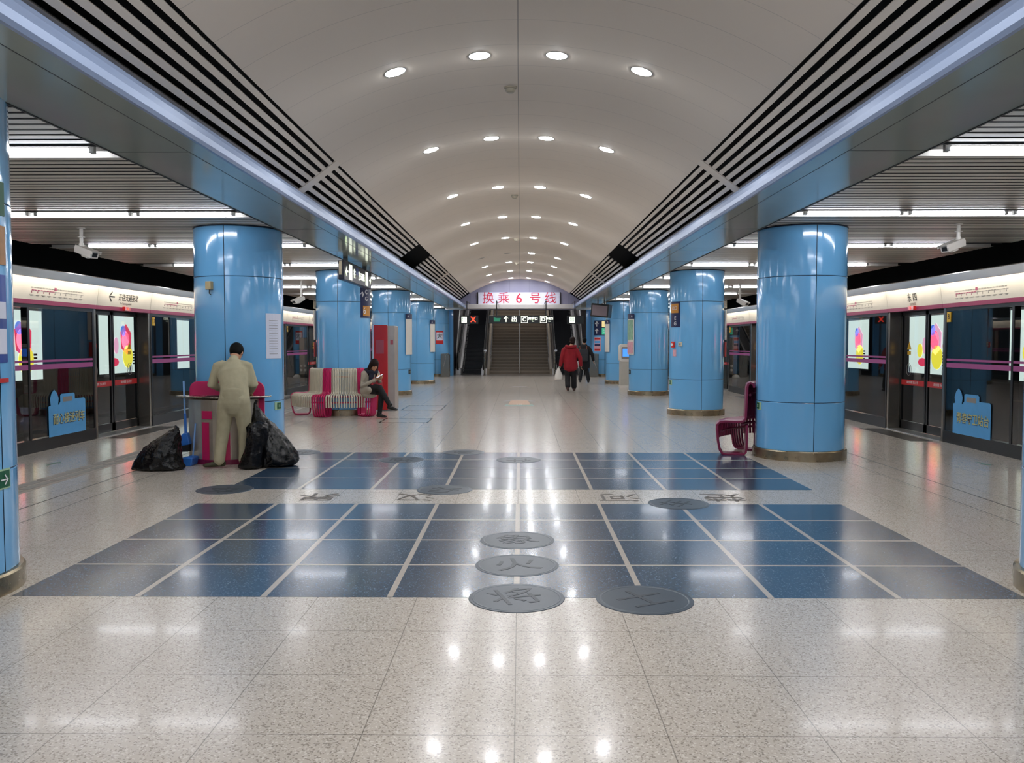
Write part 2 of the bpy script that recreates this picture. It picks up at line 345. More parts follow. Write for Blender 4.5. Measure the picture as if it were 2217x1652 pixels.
# ================================================================ SETTING
f = MB(); f.box(XL-0.25, XR+0.25, Y0, 41, -0.12, 0)
struct(f.build('floor', M['floor']))
RV, ZC = 4.15, 0.07
def vz(x): return ZC+math.sqrt(RV*RV-x*x)
v = MB(); N = 28
xs = [-2.15+4.3*i/N for i in range(N+1)]
v.add([(x, y, vz(x)) for y in (Y0, Y1) for x in xs]+[(x, y, vz(x)+0.05) for y in (Y0, Y1) for x in xs],
      [(i, i+1, i+N+2, i+N+1) for i in range(N)]+[(i+2*N+2, i+3*N+3, i+3*N+4, i+2*N+3) for i in range(N)])
vo = v.build('ceiling', M['vault'], smooth=True); struct(vo)
P_IN, P_OUT = (2.15, 3.62), (2.60, 3.28)
for s in (-1, 1):
    # dark plenum behind the slots
    b = MB(); b.prism([(s*2.152, 3.63), (s*2.30, 3.95), (s*2.95, 3.6), (s*2.66, 3.2), (s*2.75, 3.2), (s*3.05, 3.62), (s*2.28, 4.05), (s*2.12, 3.64)], Y0, Y1)
    struct(b.build('ceiling_plenum_'+SIDE[s], M['void']))
    # linear slats, one thing per run
    runs = [(Y0, 1.6), (1.75, 10.05), (10.3, 18.4), (21.0, 25.9), (26.1, 36.2)]
    for ri, (ya, yb) in enumerate(runs):
        if ri == 0: continue
        root = empty('linear_air_grille', (0, ya, 0), 'run of beige ceiling slats with black slots along %s edge of vault, %s run' % (SIDE[s], ordn(ri-1)), 'ceiling grille', 'slotted strips along the vault')
        if ri == 1: ya = Y0; 
        for k in range(5):
            t0 = (0.055+0.178*k+ (0.0)); t1 = t0+0.088
            a = Vector((s*(P_IN[0]+(P_OUT[0]-P_IN[0])*t0), 0, P_IN[1]+(P_OUT[1]-P_IN[1])*t0)); c = Vector((s*(P_IN[0]+(P_OUT[0]-P_IN[0])*t1), 0, P_IN[1]+(P_OUT[1]-P_IN[1])*t1))
            n = Vector((s*0.6, 0, 0.8))*0.03
            q = MB(); q.prism([(a.x, a.z), (c.x, c.z), (c.x+n.x, c.z+n.z), (a.x+n.x, a.z+n.z)], ya-root.location.y, yb-root.location.y)
            q.build('slat', M['slat'], root)
        a = (s*(P_IN[0]+0.45*0.945), P_IN[1]-0.34*0.945)
        q = MB(); q.prism([a, (s*2.62, 3.262), (s*2.64, 3.29), (a[0]+s*0.02, a[1]+0.03)], ya-root.location.y, yb-root.location.y); q.build('edge_strip', M['slatdark'], root)
    for yc in (1.67, 10.17, 26.0):
        q = MB(); q.prism([(s*2.13, 3.628), (s*2.62, 3.258), (s*2.63, 3.27), (s*2.14, 3.64)], yc-0.11, yc+0.11)
        if yc > 5: tag(q.build('ceiling_crossbar', M['slat']), 'beige bar crossing the black slots on %s side of vault, %s one' % (SIDE[s], 'near' if yc < 15 else 'far'), 'bar', 'bars across the slotted strips')
    # rounded nose of the beam, then the flat reflective soffit
    pr = [(2.57, 3.20), (2.40, 3.125), (2.335, 3.105), (2.312, 3.07), (2.302, 3.02), (2.306, 2.975), (2.322, 2.952), (2.345, 2.95), (2.345, 3.0), (2.42, 3.17), (2.57, 3.225)]
    q = MB(); q.prism([(s*x, z) for x, z in pr], Y0, Y1); o = q.build('trim_beam_nose_'+SIDE[s], M['nose'], smooth=False); tag(o, 'rounded silvery blue edge trim running along %s beam' % SIDE[s], 'beam trim', kind='structure')
    q = MB(); q.box(s*2.345, s*3.10, Y0, Y1, 2.952, 3.04); q.m = 1
    q.box(s*2.508, s*2.514, Y0, Y1, 2.9505, 2.953)
    for yy in (2.2, 6.54, 11.0, 15.4, 19.8, 24.2, 28.6, 33.0): q.box(s*2.512, s*3.10, yy, yy+0.008, 2.9505, 2.953)
    q.box(s*3.09, s*3.105, Y0, Y1, 2.945, 3.03)
    o = q.build('ceiling_soffit_'+SIDE[s], [M['beam'], M['seamline']]); o['kind'] = 'structure'
    # side platform ceiling of crosswise slats
    q = MB(); q.box(s*3.10, s*7.3, Y0, 40.5, 3.035, 3.085); q.m = 1
    lamps = [6.63-3.2*4+3.2*k for k in range(15)]
    y = Y0+0.05
    while y < 40.4:
        if not any(abs(y+0.06-L) < 0.22 for L in lamps): q.box(s*3.106, s*7.3, y, y+0.096, 2.975, 2.9765)
        y += 0.145
    o = q.build('ceiling_'+SIDE[s], [M['grilledark'], M['grille']]); struct(o)
    for k, L in enumerate(lamps):
        lab = 'crosswise strip light with fluorescent tubes over %s platform, %s row' % (SIDE[s], ordn(max(0, k-4)))
        if k < 4: lab = 'crosswise strip light over %s platform behind the viewpoint' % SIDE[s]
        r = empty('strip_light', (s*3.12, L, 2.975), lab, 'strip light', 'strip lights over the side platforms')
        b = MB(); b.box(0, s*4.1, -0.17, 0.17, 0.03, 0.055); b.box(0, s*4.1, -0.18, -0.165, 0.0, 0.05); b.m = 1; b.box(0, s*4.1, 0.12, 0.175, -0.02, 0.05); b.build('reflector', [M['troughgrey'], M['white']], r)
        x = 0.12
        for t in range(3):
            ln = 1.12 if t < 2 else 0.98
            b = MB(); b.tube([(s*(x+0.04), -0.07, -0.012), (s*(x+ln-0.04), -0.07, -0.012)], 0.026, 8); tb = b.build('tube', M['tube'], r, smooth=True)
            for xx in (x, x+ln-0.045): b = MB(); b.box(s*xx, s*(xx+0.045), -0.09, -0.05, -0.03, 0.03); b.build('lamp_holder', M['alu'], r)
            x += ln+0.06
    # tunnel beyond the screens
    q = MB(); q.box(s*9.85, s*10.0, Y0, 42, -1.2, 5.2); struct(q.build('wall_tunnel_'+SIDE[s], M['tunnel']))
    q = MB(); q.box(s*(abs(XD[s])+0.26), s*10.0, Y0, 42, -1.3, -1.1); struct(q.build('track_floor_'+SIDE[s], M['track']))
    q = MB(); q.box(s*7.3, s*10.0, Y0, 42, 4.6, 4.75); struct(q.build('ceiling_tunnel_'+SIDE[s], M['void']))
    q = MB(); q.box(s*7.3, s*7.36, Y0, 42, 3.1, 4.7); struct(q.build('trim_upstand_'+SIDE[s], M['void']))
    for dx in (0.9, 2.33):
        q = MB(); q.box(s*(abs(XD[s])+0.26+dx), s*(abs(XD[s])+0.33+dx), Y0, 42, -1.1, -0.95)
        tag(q.build('running_rail', M['steel']), 'steel rail in the dark %s track, %s one' % (SIDE[s], 'nearer the platform' if dx < 1 else 'nearer the tunnel wall'), 'rail')
    q = MB(); q.box(s*3.25, s*10.0, 40.5, 40.65, -1.2, 5.2); struct(q.build('wall_far_'+SIDE[s], M['hall']))
b = MB(); b.box(-10, 10, Y0-0.15, Y0, -1.2, 5.2); struct(b.build('wall_rear', M['lav']))

# end wall under the vault, its beam and the stair hall
xs2 = [-2.9, -2.6]+[-2.15+4.3*i/20 for i in range(21)]+[2.6, 2.9]
zs = [3.0, 3.32]+[vz(-2.15+4.3*i/20)+0.01 for i in range(21)]+[3.32, 3.0]
b = MB(); b.prism(list(zip(xs2, zs))+[(2.9, 2.9), (-2.9, 2.9)], 36.9, 37.1); struct(b.build('wall_end', M['lav']))
b = MB(); b.box(-2.45, 2.45, 36.55, 36.9, 2.93, 3.13); struct(b.build('trim_end_beam', M['trim'], bevel=0.02))
for s in (-1, 1):
    b = MB(); b.box(s*2.42, s*3.2, 36.6, 37.2, 2.9, 3.2); struct(b.build('trim_beam_end_'+SIDE[s], M['alu']))
    b = MB(); b.box(s*3.02, s*3.25, 38.28, 52, 0, 2.95); b.box(s*3.02, s*3.25, 38.28, 52, 2.95, 8.5); b.m = 1; b.box(s*2.98, s*3.26, 38.22, 38.28, 0, 2.95); b.box(s*3.25, s*3.27, 38.28, 40.5, 0, 2.95)
    struct(b.build('wall_stair_'+SIDE[s], [M['hall'], M['blue']]))
    b = MB(); b.box(s*3.1, s*3.3, 37.25, 38.2, 2.96, 3.1); struct(b.build('trim_soffit_end_'+SIDE[s], M['beam']))
def incl(y, z, y1, x0, x1, name, m, th=0.1):
    b = MB(); z1 = z+(y1-y)*0.52; b.add([(x0, y, z), (x1, y, z), (x1, y1, z1), (x0, y1, z1), (x0, y, z+th), (x1, y, z+th), (x1, y1, z1+th), (x0, y1, z1+th)],
        [(3,2,1,0),(4,5,6,7),(0,1,5,4),(1,2,6,5),(2,3,7,6),(3,0,4,7)])
    return b.build(name, m)
struct(incl(37.1, 3.0, 52, -3.25, 3.25, 'ceiling_stair', M['hall']))
b = MB(); b.box(-3.25, 3.25, 51.9, 52.05, 5.9, 11); struct(b.build('wall_stair_top', M['hall']))
# ================================================================ FLOOR ART
CELL = 0.7475
YF = [4.935, 5.66, 6.385, 7.11, 7.825]; YR = [8.60, 9.33, 10.06, 10.78, 11.50]
MED = [(0, 4.93, '将', 18, 'at near edge of the dark board, on its centre line'),
       (0.7475, 4.90, '士', 28, 'at near edge of the dark board, right of its centre line'),
       (0, 5.66, '火', 12, 'on centre line of the near half board, second from the near edge'),
       (0, 6.385, '象', 15, 'on centre line of the near half board, third from the near edge'),
       (1.495, 7.86, '车', 60, 'overlapping the pale river strip on the right'),
       (-0.7475, 8.58, '兵', 160, 'on the far bank of the river strip, left of the centre line'),
       (-2.99, 8.58, '卒', 175, 'at the outer left corner of the far half board beside the river'),
       (-0.7475, 11.52, '马', 190, 'on the far edge of the board, just left of the centre line'),
       (-1.495, 10.78, '炮', 180, 'within the far half board, left of the centre line'),
       (0, 10.78, '仕', 180, 'within the far half board on the centre line'),
       (-2.99, 11.50, '相', 180, 'at the far left corner of the board near the bin bags')]
def clear(x0, x1, y0, y1):
    """cut a strip where a stone disc lies; returns remaining pieces"""
    horiz = (x1-x0) > (y1-y0)
    cuts = []
    for mx, my, *_ in MED:
        if horiz and abs((y0+y1)/2-my) < 0.05: cuts.append((mx-0.285, mx+0.285))
        if not horiz and abs((x0+x1)/2-mx) < 0.05: cuts.append((my-0.285, my+0.285))
    a, e = (x0, x1) if horiz else (y0, y1); segs = []
    for c0, c1 in sorted(cuts):
        if c1 <= a or c0 >= e: continue
        if c0 > a: segs.append((a, c0))
        a = max(a, c1)
    if a < e: segs.append((a, e))
    return segs, horiz
for half, YY, nm in (('near', YF, 'near'), ('far', YR, 'far')):
    root = empty('chessboard_inlay', (0, YY[0], 0), 'dark blue stone half chessboard with pale lines, %s side of river strip' % nm, 'floor inlay', 'halves of the floor chessboard')
    b = MB(); b.box(-2.99, 2.99, 0, YY[-1]-YY[0], -0.02, 0.001); b.build('dark_field', M['board'], root)
    b = MB(); hw = 0.018
    for i in range(1, 8):
        x = -2.99+i*CELL; segs, h = clear(x-hw, x+hw, YY[0], YY[-1])
        for a, e in segs: b.box(x-hw, x+hw, a-YY[0], e-YY[0], 0, 0.0018)
    for j in (1, 2, 3):
        y = YY[j]; segs, h = clear(-2.99, 2.99, y-hw*0.8, y+hw*0.8)
        for a, e in segs: b.box(a, e, y-hw*0.8-YY[0], y+hw*0.8-YY[0], 0, 0.0016)
    b.build('pale_lines', M['linestone'], root)
for i, (mx, my, ch, rot, lab) in enumerate(MED):
    r = 0.283
    root = empty('chess_piece_medallion', (mx, my, 0), 'grey stone disc '+lab, 'floor medallion', 'stone chess piece discs')
    b = MB(); b.lathe([(0.001, 0.003), (r-0.003, 0.003), (r, 0.0), (r, -0.01)], 64); b.build('disc', M['disc'], root)
    b = MB(); b.lathe([(r-0.034, 0.003), (r-0.030, 0.0045), (r-0.024, 0.0045), (r-0.02, 0.003)], 64); b.build('rim_ring', M['discring'], root)
    text('carved_character', ch, 0.33, M['discmark'], root, (0, 0, 0.0032), (0, 0, math.radians(rot)), ext=0.0012)
for x, ch in ((-1.93, '界'), (-0.99, '汉'), (0.97, '河'), (1.98, '楚')):
    t = text('river_character', ch, 0.42, M['rivermark'], None, (x, 8.20, 0.001), (0, 0, PI), ext=0.001)
    tag(t, 'brown carved character in the pale river strip, %s' % {'界': 'leftmost of the four', '汉': 'left of the centre line', '河': 'right of the centre line', '楚': 'rightmost of the four'}[ch], 'floor lettering', 'carved characters of the river strip')
# side channels, tactile paving, small floor marks, mats
for s in (-1, 1):
    for x, w_, nm in ((4.47, 0.012, 'wide'), (4.13, 0.006, 'fine')):
        b = MB(); b.box(s*x, s*(x+w_), Y0, 40, -0.001, 0.0012)
        tag(b.build('floor_joint', M['seamline']), 'long dark %s joint line running along the %s side of the floor' % (nm, SIDE[s]), 'floor joint')
b = MB()
y = Y0
while y < 39: 
    for x in (-5.17, -5.03): b.box(x-0.05, x+0.05, y, y+0.24, 0, 0.004)
    y += 0.29
b.m = 1; b.box(-5.26, -4.92, Y0, 39, -0.001, 0.001)
tag(b.build('tactile_paving', [M['tact'], M['tact2']]), 'grey tactile guide strip on the floor behind the left bin bag', 'tactile paving')
for s in (-1, 1):
    for k, yc in enumerate([(13.85 if s > 0 else 14.1)+4.4*j for j in range(0, 6)]):
        root = empty('door_mat', (s*(abs(XD[s])-0.30), yc, 0), 'dark metal floor mat before the %s %s sliding screen door' % (ordn(k), SIDE[s]), 'mat', 'mats at the screen doors')
        b = MB(); b.box(-0.17, 0.17, -0.95, 0.95, 0, 0.003); b.build('mat_plate', M['blackmat'], root)
for (x, y, rz, lab) in ((-5.75, 10.4, 0, 'small worn green floor arrow near left screens, farther one'), (-5.75, 9.3, 0, 'small worn green floor arrow near left screens, nearer one'), (5.75, 10.5, PI, 'small worn green floor arrow near the right screens, farther one'), (5.95, 9.35, PI, 'small worn green floor arrow near the right screens, nearer one')):
    b = MB(); b.prism([(-0.02, -0.16), (0.02, -0.16), (0.02, 0.03), (0.08, 0.03), (0, 0.16), (-0.08, 0.03), (-0.02, 0.03)], 0.0, 0.0012, 'z')
    tag(b.build('floor_arrow', M['greenworn'], loc=(x, y, 0), rot=(0, 0, rz)), lab, 'floor marking')
root = empty('floor_sticker', (0.0, 20.6, 0), 'orange and green fan shaped sticker on the floor of the central aisle', 'floor sticker')
b = MB(); b.prism([(-0.36, -0.6), (0.36, -0.6), (0.30, 0.1), (-0.30, 0.1)], 0.0, 0.001, 'z'); b.build('green_base', M['greenworn'], root)
b = MB(); b.prism([(-0.27, -0.25), (0.27, -0.25), (0.23, 1.1), (0.1, 1.5), (-0.1, 1.5), (-0.23, 1.1)], 0.0, 0.0015, 'z'); b.build('orange_field', M['orangeworn'], root)
b = MB(); b.prism([(-0.42, 0.95), (-0.27, 0.95), (-0.2, 1.25), (0.2, 1.25), (0.27, 0.95), (0.42, 0.95), (0.2, 1.45), (-0.2, 1.45)], 0.0, 0.002, 'z'); b.build('tan_arch', M['greyink'], root)
b = MB()
for x in (-0.05, 0, 0.05): b.box(x-0.016, x+0.016, -0.12, 0.02, 0, 0.003)
b.build('white_marks', M['wtext'], root)
b = MB(); b.prism([(-0.35, -0.5), (-0.2, 0.2), (0.2, 0.2), (0.35, -0.5), (0.2, -0.1), (-0.2, -0.1)], 0, 0.001, 'z')
tag(b.build('floor_sticker', M['greyink'], loc=(0.0, 28.6, 0)), 'faint worn brown floor mark farther up the central aisle', 'floor sticker')
for (x0, x1, y0, y1, lab) in ((-2.62, -1.70, 15.75, 16.7, 'silver edged floor hatch beside the curved pink bench, nearer one'), (-2.62, -1.72, 18.7, 20.1, 'silver edged floor hatch in the left aisle, farther one')):
    root = empty('floor_hatch', ((x0+x1)/2, (y0+y1)/2, 0), lab, 'floor hatch', 'floor hatches')
    a, c = (x1-x0)/2, (y1-y0)/2
    b = MB(); b.box(-a, a, -c, c, -0.01, 0.001); b.build('hatch_cover', M['floor2'], root)
    b = MB()
    for q in ((-a, a, -c, -c+0.05), (-a, a, c-0.05, c), (-a, -a+0.03, -c, c), (a-0.03, a, -c, c)): b.box(*q, 0, 0.003)
    b.build('metal_frame', M['steel'], root)

# ================================================================ PILLARS
PILL = [5.0, 11.2, 17.8, 24.4, 31.0, 37.6]
PX = {-1: -3.68, 1: 3.70}; PR = 0.56
prof_cache = {}
def pillar_meshes():
    if prof_cache: return prof_cache
    b = MB(); g = math.radians(0.45)
    for z0, z1 in ((0.125, 0.733), (0.741, 2.326), (2.334, 2.955)):
        for q in range(4):
            a0 = -PI/2+q*PI/2+g; a1 = a0+PI/2-2*g
            b.lathe([(PR-0.02, z0), (PR-0.003, z0), (PR, z0+0.004), (PR, z1-0.004), (PR-0.003, z1), (PR-0.02, z1)], 16, a0, a1)
    prof_cache['clad'] = b
    b = MB(); b.lathe([(0.001, 0.0), (PR-0.012, 0.0), (PR-0.012, 2.97), (0.001, 2.97)], 48); prof_cache['core'] = b
    b = MB(); b.lathe([(PR, 0.0), (PR+0.032, 0.0), (PR+0.032, 0.112), (PR+0.02, 0.125), (PR-0.01, 0.125)], 48); prof_cache['ring'] = b
    b = MB(); b.lathe([(PR-0.01, 2.957), (PR+0.004, 2.957), (PR+0.004, 2.972), (PR-0.01, 2.972)], 48); prof_cache['cap'] = b
    return prof_cache
first = None
for s in (-1, 1):
    for i, py in enumerate(PILL):
        x = PX[s] if i else s*3.62
        what = {(-1, 0): 'cut off by the left edge of the view', (-1, 1): 'behind the bin and the bent worker', (-1, 2): 'rising behind the cream and pink bench', (-1, 3): 'with a tall white notice, beyond the red cabinet',
                (-1, 4): 'fifth along the left row', (-1, 5): 'with a red poster, last of the left row', (1, 0): 'just outside the right edge of the view', (1, 1): 'large and near on the right, beside the dark pink bench',
                (1, 2): 'on the right with a red fire alarm and navy sign', (1, 3): 'on the right with green map panel on its edge', (1, 4): 'fourth along the right row, beyond the white information kiosk', (1, 5): 'last of the right row, with arrows sign, behind the walkers'}[(s, i)]
        root = empty('round_pillar', (x, py, 0), 'round blue enamel clad pillar '+what, 'pillar', 'round blue pillars', kind='thing')
        if first is None:
            pm = pillar_meshes()
            first = [pm['core'].build('core', M['bluegap'], root, smooth=True), pm['clad'].build('enamel_cladding', M['blue'], root, smooth=True), pm['ring'].build('steel_base_ring', M['steelring'], root, smooth=True), pm['cap'].build('top_collar', M['bluegap'], root, smooth=True)]
            for o in first:
                e = o.modifiers.new('edges', 'EDGE_SPLIT'); e.split_angle = math.radians(35)
        else:
            for o in first: c = o.copy(); COL.objects.link(c); c.parent = root
# curved plates stuck on pillars: angle measured from -Y (facing viewpoint), positive towards +X
def plate(s, i, ang, w_, z0, z1, name, m, label=None, cat=None, dr=0.006, parent=None, group=None, dz=0.0):
    x = PX[s] if i else s*3.62; y = PILL[i]; a = -PI/2+math.radians(ang); h = w_/2/(PR+dr)
    b = MB(); b.lathe([(PR+dr-0.006, z0), (PR+dr, z0), (PR+dr, z1), (PR+dr-0.006, z1), (PR+dr-0.006, z0)], max(2, int(w_/0.05)), a-h, a+h)
    fs = len(b.v); k = 5; n = fs//k
    b.f.append(tuple(range(0, 4))); b.f.append(tuple(range(fs-k, fs-1))); b.mi += [0, 0]
    o = b.build(name, m, parent)
    if parent is None: o.location = (x, y, 0); tag(o, label, cat, group)
    return o
def pl_root(s, i, name, label, cat, group=None):
    x = PX[s] if i else s*3.62
    return empty(name, (x, PILL[i], 0), label, cat, group)
def on_pill(ang, z, dr=0.012):
    a = -PI/2+math.radians(ang); R = PR+dr
    return (R*math.cos(a), R*math.sin(a), z), (PI/2, 0, math.radians(ang))
# notices and signs
r = pl_root(-1, 1, 'paper_notice', 'tall white paper notice of small print on the pillar behind the worker', 'notice')
plate(-1, 1, 68, 0.30, 1.29, 1.87, 'sheet', M['paper'], parent=r)
p, q = on_pill(66, 1.80); 
b = MB()
for k in range(14):
    pp, _ = on_pill(64, 1.78-k*0.033, 0.0075); b.tube([on_pill(58, pp[2], 0.0075)[0], on_pill(66, pp[2], 0.0075)[0], on_pill(74, pp[2], 0.0075)[0]], 0.0025, 4)
b.build('printed_lines', M['greyink'], r)
for (s, i, ang, z0, z1, lab) in ((-1, 1, 73, 0.62, 0.72, 'small green exit sign low on the pillar beside the black bags'), (1, 1, -81, 0.62, 0.72, 'small green exit sign low on the near right pillar by the bench'),
                      (1, 2, -78, 0.62, 0.72, 'small green exit sign low on the second right pillar'), (1, 3, -78, 0.60, 0.72, 'small dark plate low on the third right pillar'), (-1, 3, 74, 0.60, 0.72, 'small dark plate low on the left pillar beyond the red cabinet')):
    r = pl_root(s, i, 'exit_sign', lab, 'exit sign', 'low exit signs on the pillars')
    w_ = 0.13 if s*i != 1 else 0.11
    plate(s, i, ang, w_, z0, z1, 'panel', M['greenpale'] if i < 3 else M['ink'], parent=r)
    plate(s, i, ang+3*(-s), w_*0.72, z0+0.01, z1-0.01, 'green_field', M['green'] if i < 3 else M['charcoal'], parent=r, dr=0.008)
    p, q = on_pill(ang+3*(-s), z0+0.05, 0.0095); text('pictogram', '出', 0.05, M['greenpale'], r, p, q, 0.001)
r = pl_root(-1, 0, 'exit_sign', 'green exit arrow sign low on the pillar at the left edge', 'exit sign', 'low exit signs on the pillars')
plate(-1, 0, 76, 0.42, 0.625, 0.745, 'panel', M['greenpale'], parent=r); plate(-1, 0, 76, 0.40, 0.635, 0.735, 'green_field', M['green'], parent=r, dr=0.008)
p, q = on_pill(90, 0.68, 0.011); text('arrow', '→', 0.10, M['wtext'], r, p, (PI/2, 0, math.radians(90)), 0.001)
r = pl_root(-1, 0, 'service_poster', 'tall blue and white printed poster on the pillar at the left edge', 'poster')
plate(-1, 0, 78, 0.40, 1.38, 1.90, 'blue_field', M['navyposter'], parent=r)
plate(-1, 0, 84, 0.26, 1.64, 1.74, 'white_box', M['paper'], parent=r, dr=0.009); plate(-1, 0, 84, 0.26, 1.43, 1.58, 'white_box', M['paper'], parent=r, dr=0.009); plate(-1, 0, 78, 0.40, 1.26, 1.285, 'red_band', M['red'], parent=r, dr=0.009)
r = pl_root(-1, 0, 'map_poster', 'tan and green printed panel high on the pillar at the left edge', 'poster')
plate(-1, 0, 78, 0.42, 1.96, 2.19, 'tan_field', M['orangeworn'], parent=r); plate(-1, 0, 78, 0.42, 2.25, 2.45, 'green_field', M['green'], parent=r)
# beige box on left pillar
r = pl_root(-1, 1, 'junction_box', 'small beige junction box with short cable on the pillar above the worker', 'box')
(p, q) = on_pill(-19-0, 2.21, 0.0); a = math.radians(-19)
b = MB(); b.box(-0.042, 0.042, -0.055, 0, -0.052, 0.052); b.build('case', M['boxbeige'], r, loc=p, rot=(0, 0, a), bevel=0.006)
b = MB(); b.tube([(0, -0.02, -0.05), (0.002, -0.03, -0.08), (0.004, -0.03, -0.1), (0.01, -0.01, -0.115)], 0.006, 6); b.build('cable', M['black'], r, loc=p, rot=(0, 0, a))
# left pillar 2: vertical navy sign C G 6, and platform side panels
r = pl_root(-1, 2, 'direction_board', 'navy upright sign with white letters and orange 6 square, left pillar behind bench', 'sign')
plate(-1, 2, 68, 0.36, 2.00, 2.62, 'navy_plate', M['navy'], parent=r)
plate(-1, 2, 70, 0.27, 2.04, 2.25, 'orange_square', M['orange'], parent=r, dr=0.010)
p, q = on_pill(60, 2.145, 0.016); text('numeral', '6', 0.19, M['wtext'], r, p, q, 0.001)
p, q = on_pill(66, 2.53, 0.016); text('letters', 'C', 0.13, M['wtext'], r, p, q, 0.001)
p, q = on_pill(66, 2.39, 0.016); text('letters', 'G', 0.13, M['wtext'], r, p, q, 0.001)
p, q = on_pill(54, 2.47, 0.016); text('letters', '↑', 0.16, M['wtext'], r, p, q, 0.001)
r = pl_root(-1, 2, 'notice_board', 'cream edged white board seen edge on at the left of the pillar behind the bench', 'notice board')
plate(-1, 2, -86, 0.50, 1.55, 2.16, 'white_board', M['white'], parent=r, dr=0.05); plate(-1, 2, -86, 0.50, 2.20, 2.36, 'navy_header', M['steelring'], parent=r, dr=0.05); plate(-1, 2, -88, 0.5, 1.2, 1.5, 'red_cabinet_face', M['red'], parent=r, dr=0.05)
r = pl_root(1, 2, 'notice_board', 'white and red boards seen edge on, right of the fire alarm pillar', 'notice board')
plate(1, 2, 84, 0.50, 1.55, 2.16, 'white_board', M['white'], parent=r, dr=0.05); plate(1, 2, 84, 0.50, 2.20, 2.36, 'tan_header', M['steelring'], parent=r, dr=0.05); plate(1, 2, 84, 0.5, 1.2, 1.5, 'red_cabinet_face', M['red'], parent=r, dr=0.05)
# white notice panels with navy head on farther pillars
for (s, i, z0, z1, lab, grn) in ((-1, 3, 1.15, 2.16, 'tall white notice panel with navy head on the left pillar beyond the red cabinet', 0), (-1, 4, 1.15, 2.16, 'tall white notice panel with navy head on the fourth left pillar in view', 0),
                            (1, 4, 1.15, 2.16, 'tall white notice panel with navy head on the pillar beyond the kiosk', 0), (1, 3, 1.15, 2.16, 'green and pink map panel with navy head on the third right pillar', 1)):
    r = pl_root(s, i, 'tall_notice', lab, 'notice panel', 'tall notice panels on the pillars')
    ang = -s*82
    plate(s, i, ang, 0.62, z0, z1, 'white_board', M['white'], parent=r, dr=0.035); plate(s, i, ang, 0.64, z1, z1+0.14, 'navy_head', M['navy'], parent=r, dr=0.04)
    pp, q = on_pill(-s*60, z1+0.07, 0.05); text('head_letter', 'A', 0.10, M['wtext'], r, pp, q, 0.001)
    if grn:
        plate(s, i, ang, 0.54, z0+0.42, z1-0.03, 'green_map', M['mapgreen'], parent=r, dr=0.042); plate(s, i, ang, 0.54, z0+0.03, z0+0.36, 'pink_sheet', M['pinkpaper'], parent=r, dr=0.042)
# right pillar 2: navy sign, alarm, switch, pink sticker
r = pl_root(1, 2, 'direction_board', 'navy upright sign with an orange square and white letters E G, right pillar', 'sign')
plate(1, 2, -63, 0.30, 1.81, 2.33, 'navy_plate', M['navy'], parent=r)
plate(1, 2, -64, 0.24, 2.10, 2.29, 'orange_square', M['orange'], parent=r, dr=0.010)
p, q = on_pill(-62, 2.195, 0.016); text('numeral', '出口', 0.08, M['wtext'], r, p, q, 0.001)
for ch, z in (('E', 1.99), ('G', 1.88)): p, q = on_pill(-60, z, 0.016); text('letters', ch, 0.11, M['wtext'], r, p, q, 0.001)
r = pl_root(1, 2, 'fire_alarm', 'round red fire alarm bell box on the second right pillar', 'fire alarm')
p, q = on_pill(-66, 1.45, 0.0); b = MB(); b.box(-0.055, 0.055, -0.04, 0, -0.065, 0.065); b.build('case', M['redpanel'], r, loc=p, rot=(0, 0, q[2]), bevel=0.02)
b = MB(); b.tube([(0, -0.04, 0.0), (0, -0.055, 0.0)], 0.03, 16); b.build('button', M['wtext'], r, loc=p, rot=(0, 0, q[2]))
r = pl_root(1, 2, 'wall_switch', 'small cream call switch right of the red fire alarm', 'switch')
p, q = on_pill(-46, 1.46, 0.0); b = MB(); b.box(-0.045, 0.045, -0.02, 0, -0.045, 0.045); b.build('switch_plate', M['cream'], r, loc=p, rot=(0, 0, q[2]), bevel=0.005)
b = MB(); b.box(-0.018, 0.018, -0.026, -0.02, -0.02, 0.02); b.build('rocker', M['greyink'], r, loc=p, rot=(0, 0, q[2]))
plate(1, 2, -63, 0.11, 1.21, 1.35, 'paper_sticker', M['pinkpaper'], 'small pink paper sticker under the fire alarm', 'sticker')
# poster and arrows on last pillars
r = pl_root(-1, 5, 'red_poster', 'red bordered poster on the last left pillar', 'poster')
plate(-1, 5, 20, 0.36, 1.42, 2.0, 'red_border', M['red'], parent=r); plate(-1, 5, 20, 0.29, 1.58, 1.93, 'white_field', M['paper'], parent=r, dr=0.009)
p, q = on_pill(20, 1.76, 0.02); text('bold_mark', '大', 0.26, M['ink'], r, p, q, 0.001)
r = pl_root(1, 5, 'direction_sign', 'navy sign with white arrows, yellow and green squares, on the last right pillar', 'sign')
plate(1, 5, -20, 0.62, 1.80, 2.45, 'navy_plate', M['navy'], parent=r, dr=0.01); plate(1, 5, 0, 0.26, 2.16, 2.41, 'yellow_square', M['yellowlit'], parent=r, dr=0.014); plate(1, 5, 0, 0.26, 1.83, 2.12, 'green_square', M['greenlit'], parent=r, dr=0.014)
for z in (2.28, 1.97): p, q = on_pill(-36, z, 0.02); text('arrow', '↑', 0.27, M['wtext'], r, p, q, 0.002, off=0.008)
p, q = on_pill(0, 1.98, 0.02); text('exit_character', '出', 0.2, M['wtext'], r, p, q, 0.001)
p, q = on_pill(0, 2.28, 0.02); text('line_character', '口', 0.15, M['wtext'], r, p, q, 0.001)
r = pl_root(1, 5, 'printed_poster', 'pink and blue printed poster under the arrows sign, last right pillar', 'poster')
plate(1, 5, -34, 0.34, 1.10, 1.72, 'pink_field', M['pinkpaper'], parent=r)
